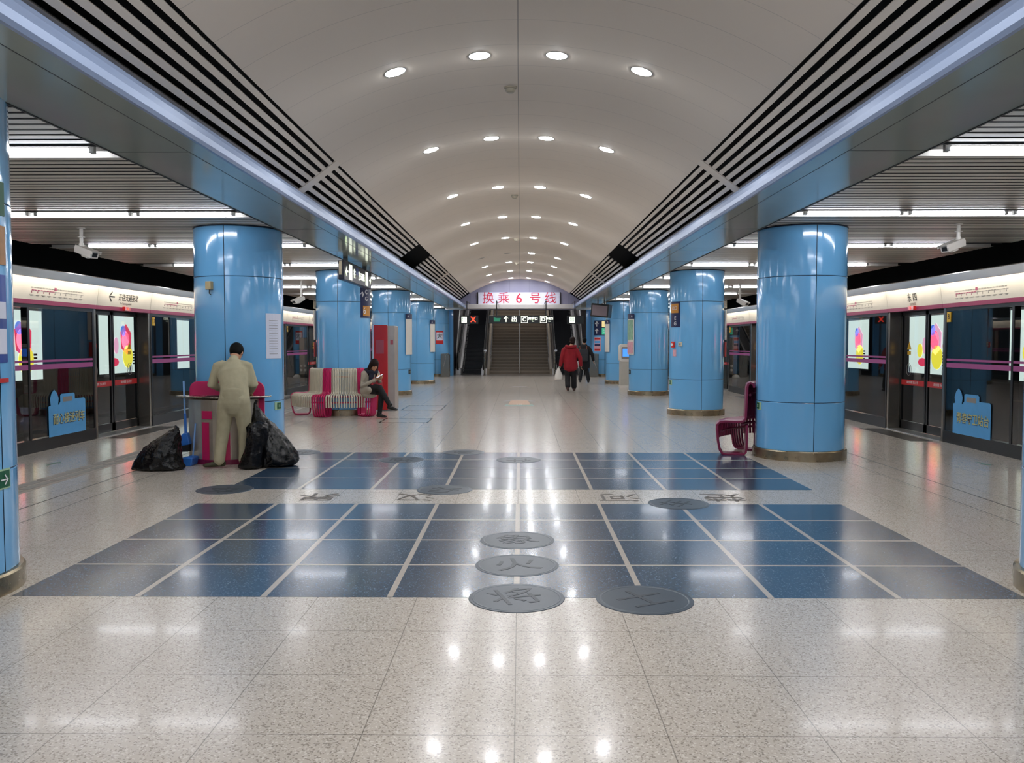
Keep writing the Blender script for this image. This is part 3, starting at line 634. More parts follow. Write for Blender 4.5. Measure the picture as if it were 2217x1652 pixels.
for z0, z1, mm in ((1.62, 1.68, 'redpanel'), (1.46, 1.56, 'stick'), (1.34, 1.42, 'navy'), (1.14, 1.22, 'red')): plate(1, 5, -34, 0.28, z0, z1, 'printed_band', M[mm], parent=r, dr=0.009)

# ================================================================ DOWNLIGHTS AND DETECTORS
ROWS = [8.16, 11.42, 15.0, 18.52, 22.19, 26.04, 28.95, 32.45, 35.98]
for k, y in enumerate([-6.0, -2.5, 1.1, 4.7]+ROWS):
    for nm, x in (('outer left', -1.165), ('inner left', -0.365), ('inner right', 0.365), ('outer right', 1.165)):
        lab = 'round recessed downlight in vault, %s lamp of the %s row ahead' % (nm, ordn(k-4)) if k >= 4 else 'round recessed downlight in the vault above and behind the viewpoint'
        off = (k == 9 and 'left' in nm)
        if off: lab = 'unlit '+lab
        r = empty('ceiling_downlight', (x, y, vz(x)), lab, 'downlight', 'downlights of the vault')
        r.rotation_euler = (0, -math.asin(-x/RV), 0)
        b = MB(); b.lathe([(0.096, -0.002), (0.110, -0.004), (0.116, 0.0), (0.116, 0.01)], 28); b.build('trim_ring', M['alu'], r, smooth=True)
        b = MB(); b.lathe([(0.0005, -0.012), (0.06, -0.010), (0.097, -0.003)], 28); b.build('lens', M['lensoff'] if off else M['lens'], r, smooth=True)
for k, y in enumerate((9.2, 15.85, 22.5, 29.2)):
    r = empty('smoke_detector', (-0.085, y, vz(0.085)), 'round white smoke detector beside vault centre seam, %s one' % ordn(k), 'smoke detector', 'smoke detectors of the vault')
    b = MB(); b.lathe([(0.001, -0.022), (0.062, -0.022), (0.068, -0.016), (0.068, 0.0)], 24); b.build('mounting_base', M['detector'], r)
    b = MB(); b.lathe([(0.001, -0.062), (0.035, -0.062), (0.052, -0.045), (0.055, -0.024)], 24); b.build('sensor_head', M['detector'], r, smooth=True)
r = empty('smoke_detector', (-5.6, 9.2, 2.975), 'round smoke detector under the left side ceiling near the left edge', 'smoke detector', 'smoke detectors of the vault')
b = MB(); b.lathe([(0.001, -0.03), (0.07, -0.03), (0.078, 0.0)], 24); b.build('mounting_base', M['detector'], r)
b = MB(); b.lathe([(0.001, -0.06), (0.045, -0.06), (0.06, -0.03)], 24); b.build('sensor_head', M['detector'], r)

# ================================================================ SECURITY CAMERAS
def cctv(x, y, z, yaw, pitch, lab, drop=0.28):
    r = empty('security_camera', (x, y, 2.975), lab, 'security camera', 'white security cameras under the side ceilings')
    b = MB(); b.tube([(0, 0, 0), (0, 0, -drop)], 0.022, 12); b.lathe([(0.001, -0.01), (0.05, -0.01), (0.05, 0)], 16); b.lathe([(0.03, -drop*0.62), (0.045, -drop*0.62), (0.045, -drop*0.56), (0.03, -drop*0.56)], 16); b.build('drop_pole', M['white'], r, smooth=False)
    b = MB(); b.tube([(0, 0, -drop), (0, 0, -drop-0.05)], [0.03, 0.034], 12); b.build('swivel_joint', M['white'], r)
    R = Matrix.Rotation(yaw, 4, 'Z') @ Matrix.Rotation(pitch, 4, 'X') @ Matrix.Translation((0, -0.10, 0))
    h = MB(); h.T = Matrix.Translation((0, 0, -drop-0.09)) @ R
    h.prism([(-0.055, -0.04), (0.055, -0.04), (0.062, 0.03), (0.045, 0.052), (-0.045, 0.052), (-0.062, 0.03)], -0.17, 0.17); ho = h.build('housing', M['white'], r, bevel=0.008)
    h = MB(); h.T = Matrix.Translation((0, 0, -drop-0.09)) @ R
    h.box(-0.066, 0.066, -0.21, 0.15, 0.052, 0.06); h.box(-0.066, -0.06, -0.21, 0.15, 0.02, 0.06); h.box(0.06, 0.066, -0.21, 0.15, 0.02, 0.06); h.build('sun_shield', M['white'], r)
    h = MB(); h.T = Matrix.Translation((0, 0, -drop-0.09)) @ R
    h.box(-0.034, 0.034, -0.178, -0.168, -0.02, 0.03); h.build('lens_window', M['ink'], r)
    h = MB(); h.T = Matrix.Translation((0, 0, -drop-0.09)) @ R
    h.box(-0.02, 0.02, -0.06, 0.06, -0.065, -0.04); h.build('bracket', M['white'], r)
cctv(-5.65, 11.0, 0, math.radians(62), math.radians(17), 'white box camera on a pole under left ceiling, nearer one', 0.20)
cctv(-5.2, 20.3, 0, math.radians(-25), math.radians(18), 'white box camera on a pole under left ceiling, between the first pillars', 0.36)
cctv(5.5, 10.75, 0, math.radians(-62), math.radians(17), 'white box camera on a pole under right ceiling, nearer one', 0.16)
cctv(5.55, 21.5, 0, math.radians(25), math.radians(18), 'white box camera on a pole under right ceiling, between two right pillars', 0.36)

# ================================================================ PLATFORM SCREENS
TILT = 0.04
def bay_head(root, s, ya, yb, kind, k):
    """header: tilted white sign panel, magenta band, steel canopy with a lamp strip"""
    b = MB(); b.prism([(s*-0.078, 2.40), (s*-0.07+s*TILT, 2.075), (s*0.10, 2.075), (s*0.10, 2.40)], ya+0.004, yb-0.004); b.build('sign_panel', M['psdwhite'], root)
    b = MB(); b.prism([(s*-0.07+s*TILT-s*0.002, 2.075), (s*-0.035+s*0.004, 2.015), (s*0.12, 2.015), (s*0.12, 2.075)], ya+0.002, yb-0.002); b.build('magenta_band', M['magenta'], root)
    b = MB(); b.prism([(s*-0.27, 2.345), (s*-0.285, 2.35), (s*-0.29, 2.46), (s*-0.27, 2.475), (s*0.25, 2.49), (s*0.25, 2.42), (s*-0.26, 2.42)], ya, yb); b.m = 0; b.build('steel_canopy', M['canopy'], root)
    b = MB(); b.box(s*-0.268, s*-0.25, ya+0.05, yb-0.05, 2.355, 2.415); b.build('lamp_strip', M['warm'], root)
def face(s, y, z, d):
    return (s*d, y, z), (PI/2, 0, math.radians(90 if s < 0 else -90))
def facetext(name, body, size, m, root, s, y, z, d, **kw):
    p, q = face(s, y, z, d)
    if z > 2.07: q = (q[0]+0.147, q[1], q[2])
    return text(name, body, size, m, root, p, q, kw.pop('ext', 0.001), **kw)
def tilt_d(z): return -0.07+TILT*(2.345-z)/0.27-0.004
def route_map(root, s, yc, w_=1.35, nred=9, ntot=20, rev=1):
    step = w_/(ntot-1); q = MB(); g = MB()
    d0 = tilt_d(2.20)
    for i in range(ntot-1):
        y = yc+rev*(-w_/2+i*step); m_ = q if i < nred-1 else g; y2 = y+rev*step*0.72
        m_.box(s*(d0-0.002), s*(d0+0.004), min(y, y2), max(y, y2), 2.196 if i < nred-1 else 2.199, 2.208 if i < nred-1 else 2.206)
        if i % 2 == 0: 
            m_.box(s*(tilt_d(2.17)-0.001), s*(tilt_d(2.17)+0.004), y-0.004, y+0.004, 2.165, 2.20)
            g.box(s*(tilt_d(2.14)-0.001), s*(tilt_d(2.14)+0.004), y-0.045, y+0.045, 2.138, 2.141); g.box(s*(tilt_d(2.13)-0.001), s*(tilt_d(2.13)+0.004), y-0.03, y+0.03, 2.128, 2.131)
        g.box(s*(tilt_d(2.235)-0.001), s*(tilt_d(2.235)+0.004), y-0.025, y+0.025, 2.232, 2.235); g.box(s*(tilt_d(2.244)-0.001), s*(tilt_d(2.244)+0.004), y-0.025, y+0.025, 2.241, 2.244)
    y = yc+rev*(-w_/2+(nred-1)*step); q.box(s*(tilt_d(2.235)-0.003), s*(tilt_d(2.235)+0.003), y-0.025, y+0.025, 2.222, 2.262)
    q.build('route_line', M['magenta'], root); g.build('station_names', M['greyink'], root)
def sticker(root, s, yc, words):
    # folder shaped notice on the glass, 0.97 wide along y, z 0.17 to 0.72
    poly = [(-0.5, 0.17), (0.5, 0.17), (0.5, 0.64), (0.47, 0.67), (0.20, 0.67), (0.20, 0.74), (0.17, 0.76), (-0.16, 0.76), (-0.19, 0.74), (-0.19, 0.65), (-0.24, 0.61), (-0.46, 0.61), (-0.5, 0.60)]
    d = -0.012
    b = MB(); b.prism([(yc-s*u, z) for u, z in poly], s*(d-0.002), s*(d+0.002), 'x'); b.build('blue_field', M['stick'], root)
    p, q = face(s, yc-s*0.04, 0.40, d-0.004); text('lettering_shadow', words, 0.165, M['stickdk'], root, (p[0], p[1]+s*0.006, p[2]-0.006), q, 0.0005, sx=0.88, off=0.004)
    p, q = face(s, yc-s*0.04, 0.40, d-0.006); text('lettering', words, 0.165, M['sticktx'], root, p, q, 0.0005, sx=0.88, off=0.001)
    b = MB(); b.prism([(yc-s*u, z) for u, z in rrect(-0.13, 0.13, 0.645, 0.715, 0.02)], s*(d-0.004), s*(d), 'x'); b.build('faded_patch', M['greyink'], root)
    b = MB(); b.prism([(yc-s*u, z) for u, z in ((-0.44, 0.60), (-0.26, 0.60), (-0.24, 0.70), (-0.28, 0.78), (-0.35, 0.83), (-0.42, 0.78), (-0.46, 0.70))], s*(d-0.003), s*(d), 'x'); b.build('round_top_tab', M['stick'], root)
def ybox(mb, s, d0, d1, ya, yb, z0, z1): mb.box(s*d0, s*d1, ya, yb, z0, z1)
for s in (-1, 1):
    c0 = 14.1 if s < 0 else 13.85; OW = 0.95
    for k in range(-4, 6):
        ctr = lambda q: c0+4.4*q-(0.8 if q < 0 else 0)
        yc = ctr(k)
        pos = 'the %s one in view on the %s side' % (ordn(k), SIDE[s]) if k >= 0 else '%s side, out of view, %d before the nearest in view' % (SIDE[s], -k)
        # ---- sliding door bay
        r = empty('platform_screen_door', (XD[s], yc, 0), 'glass double sliding screen door, '+pos, 'screen door', 'sliding doors of the platform screens', kind='thing')
        bay_head(r, s, -OW, OW, 'door', k)
        for ja, jb in ((OW-0.02, OW+0.052), (-OW-0.052, -OW+0.02)): b = MB(); ybox(b, s, 0.0, 0.24, ja, jb, 0, 2.02); b.build('steel_jamb', M['jamb'], r, bevel=0.004)
        b = MB(); ybox(b, s, -0.03, 0.25, -OW, OW, 0, 0.012); b.build('threshold', M['alu'], r)
        for h in (-1, 1):
            ya, yb = (-OW+0.03, -0.015) if h < 0 else (0.015, OW-0.03)
            nm = 'door_leaf'
            b = MB(); ybox(b, s, 0.20, 0.235, ya, ya+0.045, 0.02, 2.01); ybox(b, s, 0.20, 0.235, yb-0.045, yb, 0.02, 2.01); ybox(b, s, 0.20, 0.235, ya, yb, 1.95, 2.01); ybox(b, s, 0.20, 0.235, ya, yb, 0.02, 0.16)
            lf = b.build(nm, M['black'], r)
            b = MB(); ybox(b, s, 0.214, 0.222, ya+0.045, yb-0.045, 0.16, 1.95); b.build('glass', M['glass'], lf)
            if k >= -1:
                b = MB(); ybox(b, s, 0.196, 0.199, ya+0.045, yb-0.045, 0.775, 0.865); b.build('red_label', M['red'], lf)
                facetext('label_lettering', '请勿倚靠 当心夹手', 0.05, M['wtext'], lf, s, (ya+yb)/2, 0.82, 0.194, ext=0.0004)
                ym = yb-0.25 if h < 0 else ya+0.25
                ym = (ya+yb)/2+(0.14*h)*1.0
                b = MB()
                ring = [(s*0.196, ym+0.085*math.cos(2*PI*t/24), 1.04+0.10*math.sin(2*PI*t/24)) for t in range(24)]
                b.tube(ring, 0.004, 6, closed=True); b.build('pull_mark_ring', M['greyink'], lf)
                b = MB(); b.prism([(ym-0.01, 0.97), (ym-0.01, 1.11), (ym-0.05, 1.04)], s*0.195, s*0.199, 'x'); b.prism([(ym+0.01, 0.97), (ym+0.01, 1.11), (ym+0.05, 1.04)], s*0.195, s*0.199, 'x'); b.build('pull_mark_arrows', M['navy'], lf)
                if h > 0:
                    b = MB(); b.prism([(ym-0.075, 1.375), (ym+0.075, 1.375), (ym, 1.51)], s*0.195, s*0.199, 'x'); b.build('warning_triangle', M['yellow'], lf)
                    facetext('warning_mark', '!', 0.09, M['ink'], lf, s, ym, 1.425, 0.193, ext=0.0004)
                    b = MB(); ybox(b, s, 0.195, 0.199, ym-0.06, ym+0.06, 1.29, 1.35); b.build('warning_text_plate', M['yellow'], lf)
                else:
                    b = MB(); ring = [(s*0.196, ym+0.065*math.cos(2*PI*t/20), 1.44+0.075*math.sin(2*PI*t/20)) for t in range(20)]
                    b.tube(ring, 0.007, 6, closed=True); b.tube([(s*0.196, ym-0.045, 1.49), (s*0.196, ym+0.045, 1.39)], 0.006, 6); b.build('no_leaning_ring', M['red'], lf)
                    b = MB(); ybox(b, s, 0.195, 0.199, ym-0.06, ym+0.06, 1.30, 1.345); b.build('red_text_plate', M['red'], lf)
        # red indicator lamp box
        b = MB(); ybox(b, s, -0.075, 0.0, -0.10, 0.10, 2.02, 2.085); ib = b.build('indicator_box', M['redpanel'], r, bevel=0.005)
        b = MB(); b.tube([(s*-0.07, 0, 2.05), (s*-0.079, 0, 2.05)], 0.02, 10); b.build('indicator_lamp', M['ledred'] , ib)
        if k >= -1:
            z = 2.22
            if s < 0:
                facetext('destination_lettering', '开往天通苑北', 0.125, M['ink'], r, s, 0.08, 2.225, tilt_d(2.22), sx=0.95)
                facetext('destination_pinyin', 'To Tiantongyuanbei', 0.05, M['greyink'], r, s, 0.0, 2.135, tilt_d(2.13))
                facetext('direction_arrow', '←', 0.26, M['ink'], r, s, -0.50, 2.225, tilt_d(2.22))
            else:
                facetext('station_lettering', '东 四', 0.15, M['ink'], r, s, 0.0, 2.215, tilt_d(2.22))
                facetext('station_pinyin', 'DONGSI', 0.055, M['greyink'], r, s, 0, 2.115, tilt_d(2.11))
        # ---- fixed glass bay beyond the door
        ya, yb = yc+OW+0.055, ctr(k+1)-OW-0.055; L = yb-ya
        pos2 = 'beyond the %s sliding door in view on the %s side' % (ordn(k), SIDE[s]) if k >= 0 else ('before the nearest sliding door on the %s side' % SIDE[s] if k == -1 else 'on the %s side, outside the view, number %d back' % (SIDE[s], -k))
        r = empty('fixed_screen_panel', (XD[s], ya, 0), 'fixed tinted glass screen '+pos2, 'glass screen', 'fixed glass screens of the platform edge', kind='thing')
        bay_head(r, s, -0.053, L+0.053, 'fixed', k)
        posts = [0, L-0.05]
        if k == -1: posts.insert(1, L-1.78); 
        b = MB(); ybox(b, s, -0.01, 0.09, 0, L, 0.0, 0.175); ybox(b, s, -0.005, 0.09, 0, L, 1.965, 2.02)
        for p_ in posts: ybox(b, s, -0.006, 0.08, p_, p_+0.05, 0.17, 1.97)
        b.build('black_frame', M['black'], r)
        b = MB(); ybox(b, s, 0.0, 0.010, 0.05, L-0.05, 0.175, 1.965); b.build('glass', M['glass'], r)
        b = MB(); ybox(b, s, -0.004, -0.001, 0.05, L-0.06, 1.225, 1.255); ybox(b, s, -0.004, -0.001, 0.05, L-0.06, 1.125, 1.195); b.build('pink_stripes', M['stripe'], r)
        if k >= -2:
            cy = L/2 if k != -1 else (L-0.9-0.15 if s > 0 else L-1.05)
            route_map(r, s, cy, rev=(1 if s < 0 else -1))
        if k == -1:
            # two folder shaped stickers
            sticker(r, s, (L-0.80 if s > 0 else L-0.83), '青春守卫站台' if s > 0 else '耐心接送列车')
            sticker(r, s, (L-0.80-1.78 if s > 0 else L-0.83-1.78), '青春守卫站台' if s > 0 else '耐心接送列车')
        if k >= -1:
            yy = (L-0.11) if (s > 0) else 0.12
            b = MB(); ybox(b, s, -0.014, -0.004, yy-0.05, yy+0.055, 1.80, 1.95); np_ = b.build('number_plate', M['yellow'], r)
            facetext('door_number', {-1: '8', 0: '9'}.get(k, str(9+k)) if s > 0 else ('17' if k == 0 else str(17+k)), 0.11, M['ink'], np_, s, yy, 1.875, -0.016)

# ---------------------------------------------------------------- lit posters on the tunnel wall
def lightbox(s, yc, k):
    x = s*9.85
    r = empty('advertising_lightbox', (x, yc, 0), 'lit poster box on the %s tunnel wall seen through the screens, %s one' % (SIDE[s], ordn(k)), 'lightbox', 'lit posters on the tunnel walls')
    b = MB(); b.box(-s*0.12, 0, -1.05, 1.05, 0.70, 2.18); b.build('frame', M['black'], r)
    b = MB(); b.box(-s*0.128, -s*0.12, -1.0, 1.0, 0.75, 2.13); b.build('lit_face', M['adwhite'], r)
    d = -s*0.13
    def sh(poly, m, nm): b = MB(); b.prism([(s*-1*u, z) for u, z in poly], d-0.003*s*0, d-s*0.004, 'x'); b.build(nm, m, r)
    def disc(u, z, ru, rz, m, nm): sh([(u+ru*math.cos(2*PI*t/24), z+rz*math.sin(2*PI*t/24)) for t in range(24)], m, nm)
    if s < 0:
        c = [M['adyellow'], M['adpink'], M['adblue'], M['adred']]
    else:
        c = [M['adyellow'], M['adred'], M['adblue'], M['adpink']]
    sh([(0.05, 1.75), (0.35, 1.95), (0.62, 1.72), (0.60, 1.35), (0.35, 1.20), (0.08, 1.35)], c[3], 'red_shape')
    disc(0.30, 1.55, 0.2, 0.22, c[1], 'pink_shape'); disc(0.42, 1.15, 0.26, 0.28, c[0], 'yellow_shape'); disc(0.20, 1.78, 0.13, 0.13, c[2], 'blue_shape')
    if k != 2:
        disc(-0.28, 1.02, 0.22, 0.10, M['adred'], 'low_red_shape'); disc(-0.42, 1.30, 0.13, 0.17, M['adyellow'], 'small_yellow_shape'); disc(-0.18, 1.42, 0.12, 0.2, M['adpink'], 'small_pink_shape')
    b = MB()
    for j in range(5): b.box(d, d-s*0.004, s*(-0.80), s*(-0.68), 0.95+j*0.07, 0.99+j*0.07)
    b.build('small_print', M['adink'], r)
for s in (-1, 1):
    for k, yc in enumerate((16.25, 20.6, 25.1, 29.5, 33.9)):
        lightbox(s, yc-(0.3 if s > 0 else 0), k)
# ================================================================ END WALL SIGN, STAIRS AND ESCALATORS
r = empty('transfer_sign', (-0.03, 36.88, 3.38), 'long white banner sign with red Chinese characters and numeral 6 above the stairs', 'sign')
b = MB(); b.box(-1.76, 1.76, -0.04, 0, -0.25, 0.27); b.build('white_board', M['whiteboard'], r, bevel=0.005)
b = MB(); b.box(-1.80, -1.76, -0.06, 0, -0.26, 0.28); b.box(1.76, 1.80, -0.06, 0, -0.26, 0.28); b.build('dark_edge', M['black'], r)
for ch, x in (('换', -1.33), ('乘', -0.66), ('6', 0.0), ('号', 0.70), ('线', 1.36)):
    text('red_character', ch, 0.52 if ch != '6' else 0.60, M['redlit'], r, (x, -0.046, 0.0), (PI/2, 0, 0), 0.003)
SL, Y0S = 0.52, 40.0
r = empty('staircase', (0, Y0S, 0), 'broad brown stone staircase climbing between the two escalators', 'staircase')
b = MB(); nstep = 34; rise = 0.15; run = rise/SL
for i in range(nstep): b.box(-1.40, 1.40, i*run, nstep*run, i*rise, (i+1)*rise-0.03)
b.build('steps', M['stair'], r)
b = MB()
for i in range(nstep): b.box(-1.40, 1.40, i*run-0.012, (i+1)*run, (i+1)*rise-0.03, (i+1)*rise)
b.build('step_nosings', M['stairnose'], r)
for s in (-1, 1):
    b = MB(); b.add([(s*1.40, -0.3, 0), (s*1.52, -0.3, 0), (s*1.52, 11, 11*SL+0.25), (s*1.40, 11, 11*SL+0.25), (s*1.40, -0.3, 0.25), (s*1.52, -0.3, 0.25), (s*1.52, 11, 11*SL+0.6), (s*1.40, 11, 11*SL+0.6)], [(3,2,1,0),(4,5,6,7),(0,1,5,4),(1,2,6,5),(2,3,7,6),(3,0,4,7)])
    b.build('side_stringer', M['stairnose'], r)
    b = MB(); b.tube([(s*1.36, -0.25, 0.88), (s*1.36, 0.1, 0.95), (s*1.36, 11, 11*SL+0.95)], 0.028, 8)
    for y in (0.3, 2.5, 4.7, 6.9, 9.1): b.tube([(s*1.36, y, y*SL), (s*1.36, y, y*SL+0.92)], 0.018, 6)
    b.build('wall_handrail', M['polish'], r, smooth=True)
r = empty('centre_handrail', (0, Y0S, 0), 'polished steel double handrail up the middle of the staircase', 'handrail')
b = MB(); b.tube([(0, -0.15, 0.05), (0, -0.15, 0.95), (0, 0.1, 1.02), (0, 11, 11*SL+1.0)], 0.034, 8); b.build('rail', M['white2'], r, smooth=True)
b = MB()
for y in (0.9, 3.0, 5.1, 7.2, 9.3): b.tube([(0, y, y*SL+0.1), (0, y, y*SL+0.98)], 0.02, 8)
b.build('posts', M['polish'], r, smooth=True)
for s in (-1, 1):
    lab = 'dark escalator with polished steel sides left of the stairs, red cross lamp above' if s < 0 else 'dark escalator with polished steel sides right of the stairs, ahead of the walkers'
    r = empty('escalator', (s*2.26, 39.3, 0), lab, 'escalator', 'escalators beside the stairs')
    b = MB()
    for i in range(30):
        y = 1.3+i*0.38; z = i*0.2; b.box(-0.46, 0.46, y, y+0.40, z, z+0.2)
        for q in range(12): b.box(-0.45+q*0.077, -0.45+q*0.077+0.03, y-0.006, y, z, z+0.19)
    b.build('steps', M['esc'], r)
    b = MB(); b.box(-0.47, 0.47, 0, 1.3, -0.01, 0.02); b.build('comb_plate', M['darkcomb'], r)
    for h in (-1, 1):
        w0, w1 = (0.48, 0.74) if h*s < 0 else (0.48, 0.72)
        b = MB(); pr = [(0.15, 0.0), (0.15, 0.28), (1.2, 0.30), (12.5, 0.30+11.3*SL), (12.5, -0.3+11.3*SL), (1.6, -0.05)]
        b.prism([(y, z) for y, z in pr], h*w0, h*w1, 'x'); b.build('steel_skirt', M['clad'], r)
        b = MB(); pr = [(0.05, 0.28), (-0.12, 0.45), (-0.14, 0.70), (0.0, 0.90), (0.25, 0.96), (1.2, 1.0), (12.5, 1.0+11.3*SL), (12.5, 0.28+11.3*SL), (1.2, 0.28)]
        b.prism([(y, z) for y, z in pr], h*0.56, h*0.64, 'x'); b.build('polished_balustrade', M['clad'], r, bevel=0.01)
        b = MB(); b.tube([(h*0.60, 0.3, 0.20), (h*0.60, -0.08, 0.28), (h*0.60, -0.2, 0.5), (h*0.60, -0.19, 0.75), (h*0.60, -0.02, 0.97), (h*0.60, 0.25, 1.04), (h*0.60, 1.2, 1.07), (h*0.60, 12.5, 1.07+11.3*SL)], 0.042, 8, flat=0.8); b.build('handrail', M['rubber'], r, smooth=True)
        # tall polished side cladding following the slope
        outer = h*s > 0
        if outer:
            b = MB(); b.prism([(0.9, 0.0), (0.9, 1.15), (1.6, 1.7), (3.2, 3.1), (12.0, 3.1+8.8*SL), (12.0, 6.0), (1.5, 0.0)], h*0.70, h*0.745, 'x'); b.build('tall_side_cladding', M['clad'], r)
    b = MB(); b.tube([(-0.42*s*-1, 1.2, 0.12), (-0.42*s*-1, 12, 0.12+10.8*SL)], 0.016, 6); b.build('guard_strip', M['alu'], r)
# unseen lamps added to the stair hall to brighten escalators and stairs
for i, (x, y) in enumerate(((-2.26, 42.5), (2.26, 42.5), (0, 43.5), (0, 49.0))):
    z = 3.0+(y-37.1)*0.52-0.06
    r = empty('added_hall_lamp', (x, y, z), 'small added unseen lamp under the sloping hall ceiling, %s' % ['over the left escalator', 'over the right escalator', 'over the lower stairs', 'over the upper stairs'][i], 'lamp', 'added lamps of the stair hall')
    b = MB(); b.box(-0.35, 0.35, -0.08, 0.08, 0, 0.06); b.build('housing', M['alu'], r, rot=(0.48, 0, 0))
    b = MB(); b.box(-0.32, 0.32, -0.06, 0.06, -0.012, 0); b.build('diffuser', M['hallfill'], r, rot=(0.48, 0, 0))
# small steel barriers and posts
for s in (-1, 1):
    r = empty('steel_barrier', (s*3.12, 36.75, 0), 'low brushed steel barrier beside the %s escalator' % SIDE[s], 'barrier', 'steel barriers by the escalators')
    b = MB(); b.prism([(s*-0.10, 0), (s*-0.10, 0.98), (s*0.0, 1.02), (s*0.28, 1.0), (s*0.28, 0)], -0.15, 0.15); b.build('panel', M['jamb'], r, bevel=0.015)
    b = MB(); b.tube([(s*0.3, -0.1, 0.0), (s*0.12, -0.16, 0.6), (s*0.05, -0.17, 0.95), (s*-0.05, -0.17, 1.03)], 0.012, 6); b.build('bent_rail', M['alu'], r)
    r = empty('rail_post', (s*1.60, 38.6, 0), 'thin steel post at the foot of the stairs, %s side' % SIDE[s], 'post', 'thin steel posts at the stairs')
    b = MB(); b.tube([(0, 0, 0), (0, 0, 1.08)], 0.028, 8); b.lathe([(0.001, 0.0), (0.07, 0.0), (0.07, 0.015), (0.001, 0.015)], 12); b.build('post', M['steel'], r)
    b = MB(); b.tube([(0, 0, 1.0), (0, 0.5, 1.0), (0, 0.6, 0.85), (0, 0.6, 0)], 0.022, 8); b.build('return_rail', M['steel'], r)
    b = MB(); b.box(-0.02, 0.10, -0.05, 0.02, 1.08, 1.16); b.build('top_cap', M['polish'], r)
    r = empty('equipment_stand', (s*3.95, 36.1, 0), 'tall narrow grey steel stand with round sockets, %s side near the end' % SIDE[s], 'stand', 'tall steel stands near the end')
    b = MB(); b.box(-0.17, 0.17, -0.1, 0.1, 0.14, 1.70); b.build('column', M['jamb'], r, bevel=0.015)
    b = MB(); b.box(-0.13, 0.13, -0.08, 0.08, 0.0, 0.14); b.build('plinth', M['black'], r)
    b = MB()
    for x in (-0.085, 0.085):
        for z in (0.32, 0.50): b.tube([(x, -0.10, z), (x, -0.115, z)], 0.055, 14)
    b.build('round_sockets', M['white'], r)
    r = empty('white_basin', (s*3.78, 35.6, 0), 'small white domed object on the floor beside the %s steel stand' % SIDE[s], 'basin', 'white domes by the stands')
    b = MB(); b.lathe([(0.16, 0), (0.16, 0.03), (0.13, 0.10), (0.07, 0.14), (0.001, 0.15)], 20); b.build('dome', M['white'], r, smooth=True)
    b = MB(); b.lathe([(0.165, 0), (0.175, 0.0), (0.175, 0.02), (0.165, 0.02)], 20); b.build('rim', M['greyink'], r)
# hanging signs
r = empty('direction_sign', (0.07, 34.6, 2.42), 'long black hanging sign with white arrow, exit letters C and D, before the stairs', 'hanging sign')
b = MB(); b.box(-1.32, 1.32, -0.05, 0.05, -0.16, 0.16); b.build('case', M['signblack'], r, bevel=0.01)
b = MB()
for x in (-1.0, 1.0): b.tube([(x, 0, 0.15), (x, 0, 0.75), (x, 2.1, 0.75)], 0.02, 8)
b.build('hangers', M['black'], r)
for ch, x, sz in (('↑', -0.62, 0.30), ('出', -0.29, 0.24), ('C', 0.12, 0.22), ('东南口', 0.47, 0.13), ('D', 0.89, 0.22), ('东北口', 1.14, 0.10)):
    text('lit_lettering', ch, sz, M['ledwhite'], r, (x, -0.056, 0.0 if sz > 0.15 else 0.03), (PI/2, 0, 0), 0.003, off=0.006)
text('lit_lettering', 'Exit', 0.06, M['ledwhite'], r, (0.47, -0.056, -0.07), (PI/2, 0, 0), 0.002)
text('lit_lettering', 'Exit', 0.06, M['ledwhite'], r, (1.14, -0.056, -0.07), (PI/2, 0, 0), 0.002)
b = MB()
for x in (0.12, 0.89):
    for q in ((x-0.13, x+0.13, 0.115, 0.13), (x-0.13, x+0.13, -0.13, -0.115), (x-0.13, x-0.115, -0.13, 0.13), (x+0.115, x+0.13, -0.13, 0.13)): b.box(q[0], q[1], -0.058, -0.05, q[2], q[3])
b.build('letter_frames', M['ledwhite'], r)
b = MB(); b.prism([(-1.12, -0.08), (-0.88, -0.08), (-0.83, 0.06), (-1.02, 0.06), (-1.12, 0.1)], -0.056, -0.05); b.build('running_figure_panel', M['greenlit2'], r)
r = empty('escalator_sign', (-2.06, 34.9, 2.42), 'small hanging sign with white exit mark and red lit cross over left escalator', 'hanging sign')
b = MB(); b.box(-0.38, 0.36, -0.06, 0.06, -0.17, 0.17); b.build('case', M['signblack'], r, bevel=0.01)
b = MB(); b.tube([(-0.1, 0, 0.17), (-0.1, 0, 0.75), (-0.1, 1.8, 0.75)], 0.02, 8); b.build('hanger', M['black'], r)
b = MB(); b.box(-0.32, -0.10, -0.066, -0.06, -0.12, 0.12); b.build('white_exit_field', M['ledwhite'], r)
text('exit_character', '出', 0.2, M['greenlit2'], r, (-0.21, -0.068, 0), (PI/2, 0, 0), 0.001)
text('red_cross', 'X', 0.30, M['ledred'], r, (0.16, -0.066, 0), (PI/2, 0, 0), 0.003, off=0.006)
r = empty('escalator_sign', (2.16, 34.9, 2.42), 'small hanging sign with white exit mark over right escalator', 'hanging sign')
b = MB(); b.box(-0.22, 0.45, -0.06, 0.06, -0.17, 0.17); b.build('case', M['signblack'], r, bevel=0.01)
b = MB(); b.tube([(0.1, 0, 0.17), (0.1, 0, 0.75), (0.1, 1.8, 0.75)], 0.02, 8); b.build('hanger', M['black'], r)
b = MB(); b.box(-0.12, 0.10, -0.066, -0.06, -0.12, 0.12); b.build('white_exit_field', M['ledwhite'], r)
text('exit_character', '出', 0.2, M['greenlit2'], r, (-0.01, -0.068, 0), (PI/2, 0, 0), 0.001)
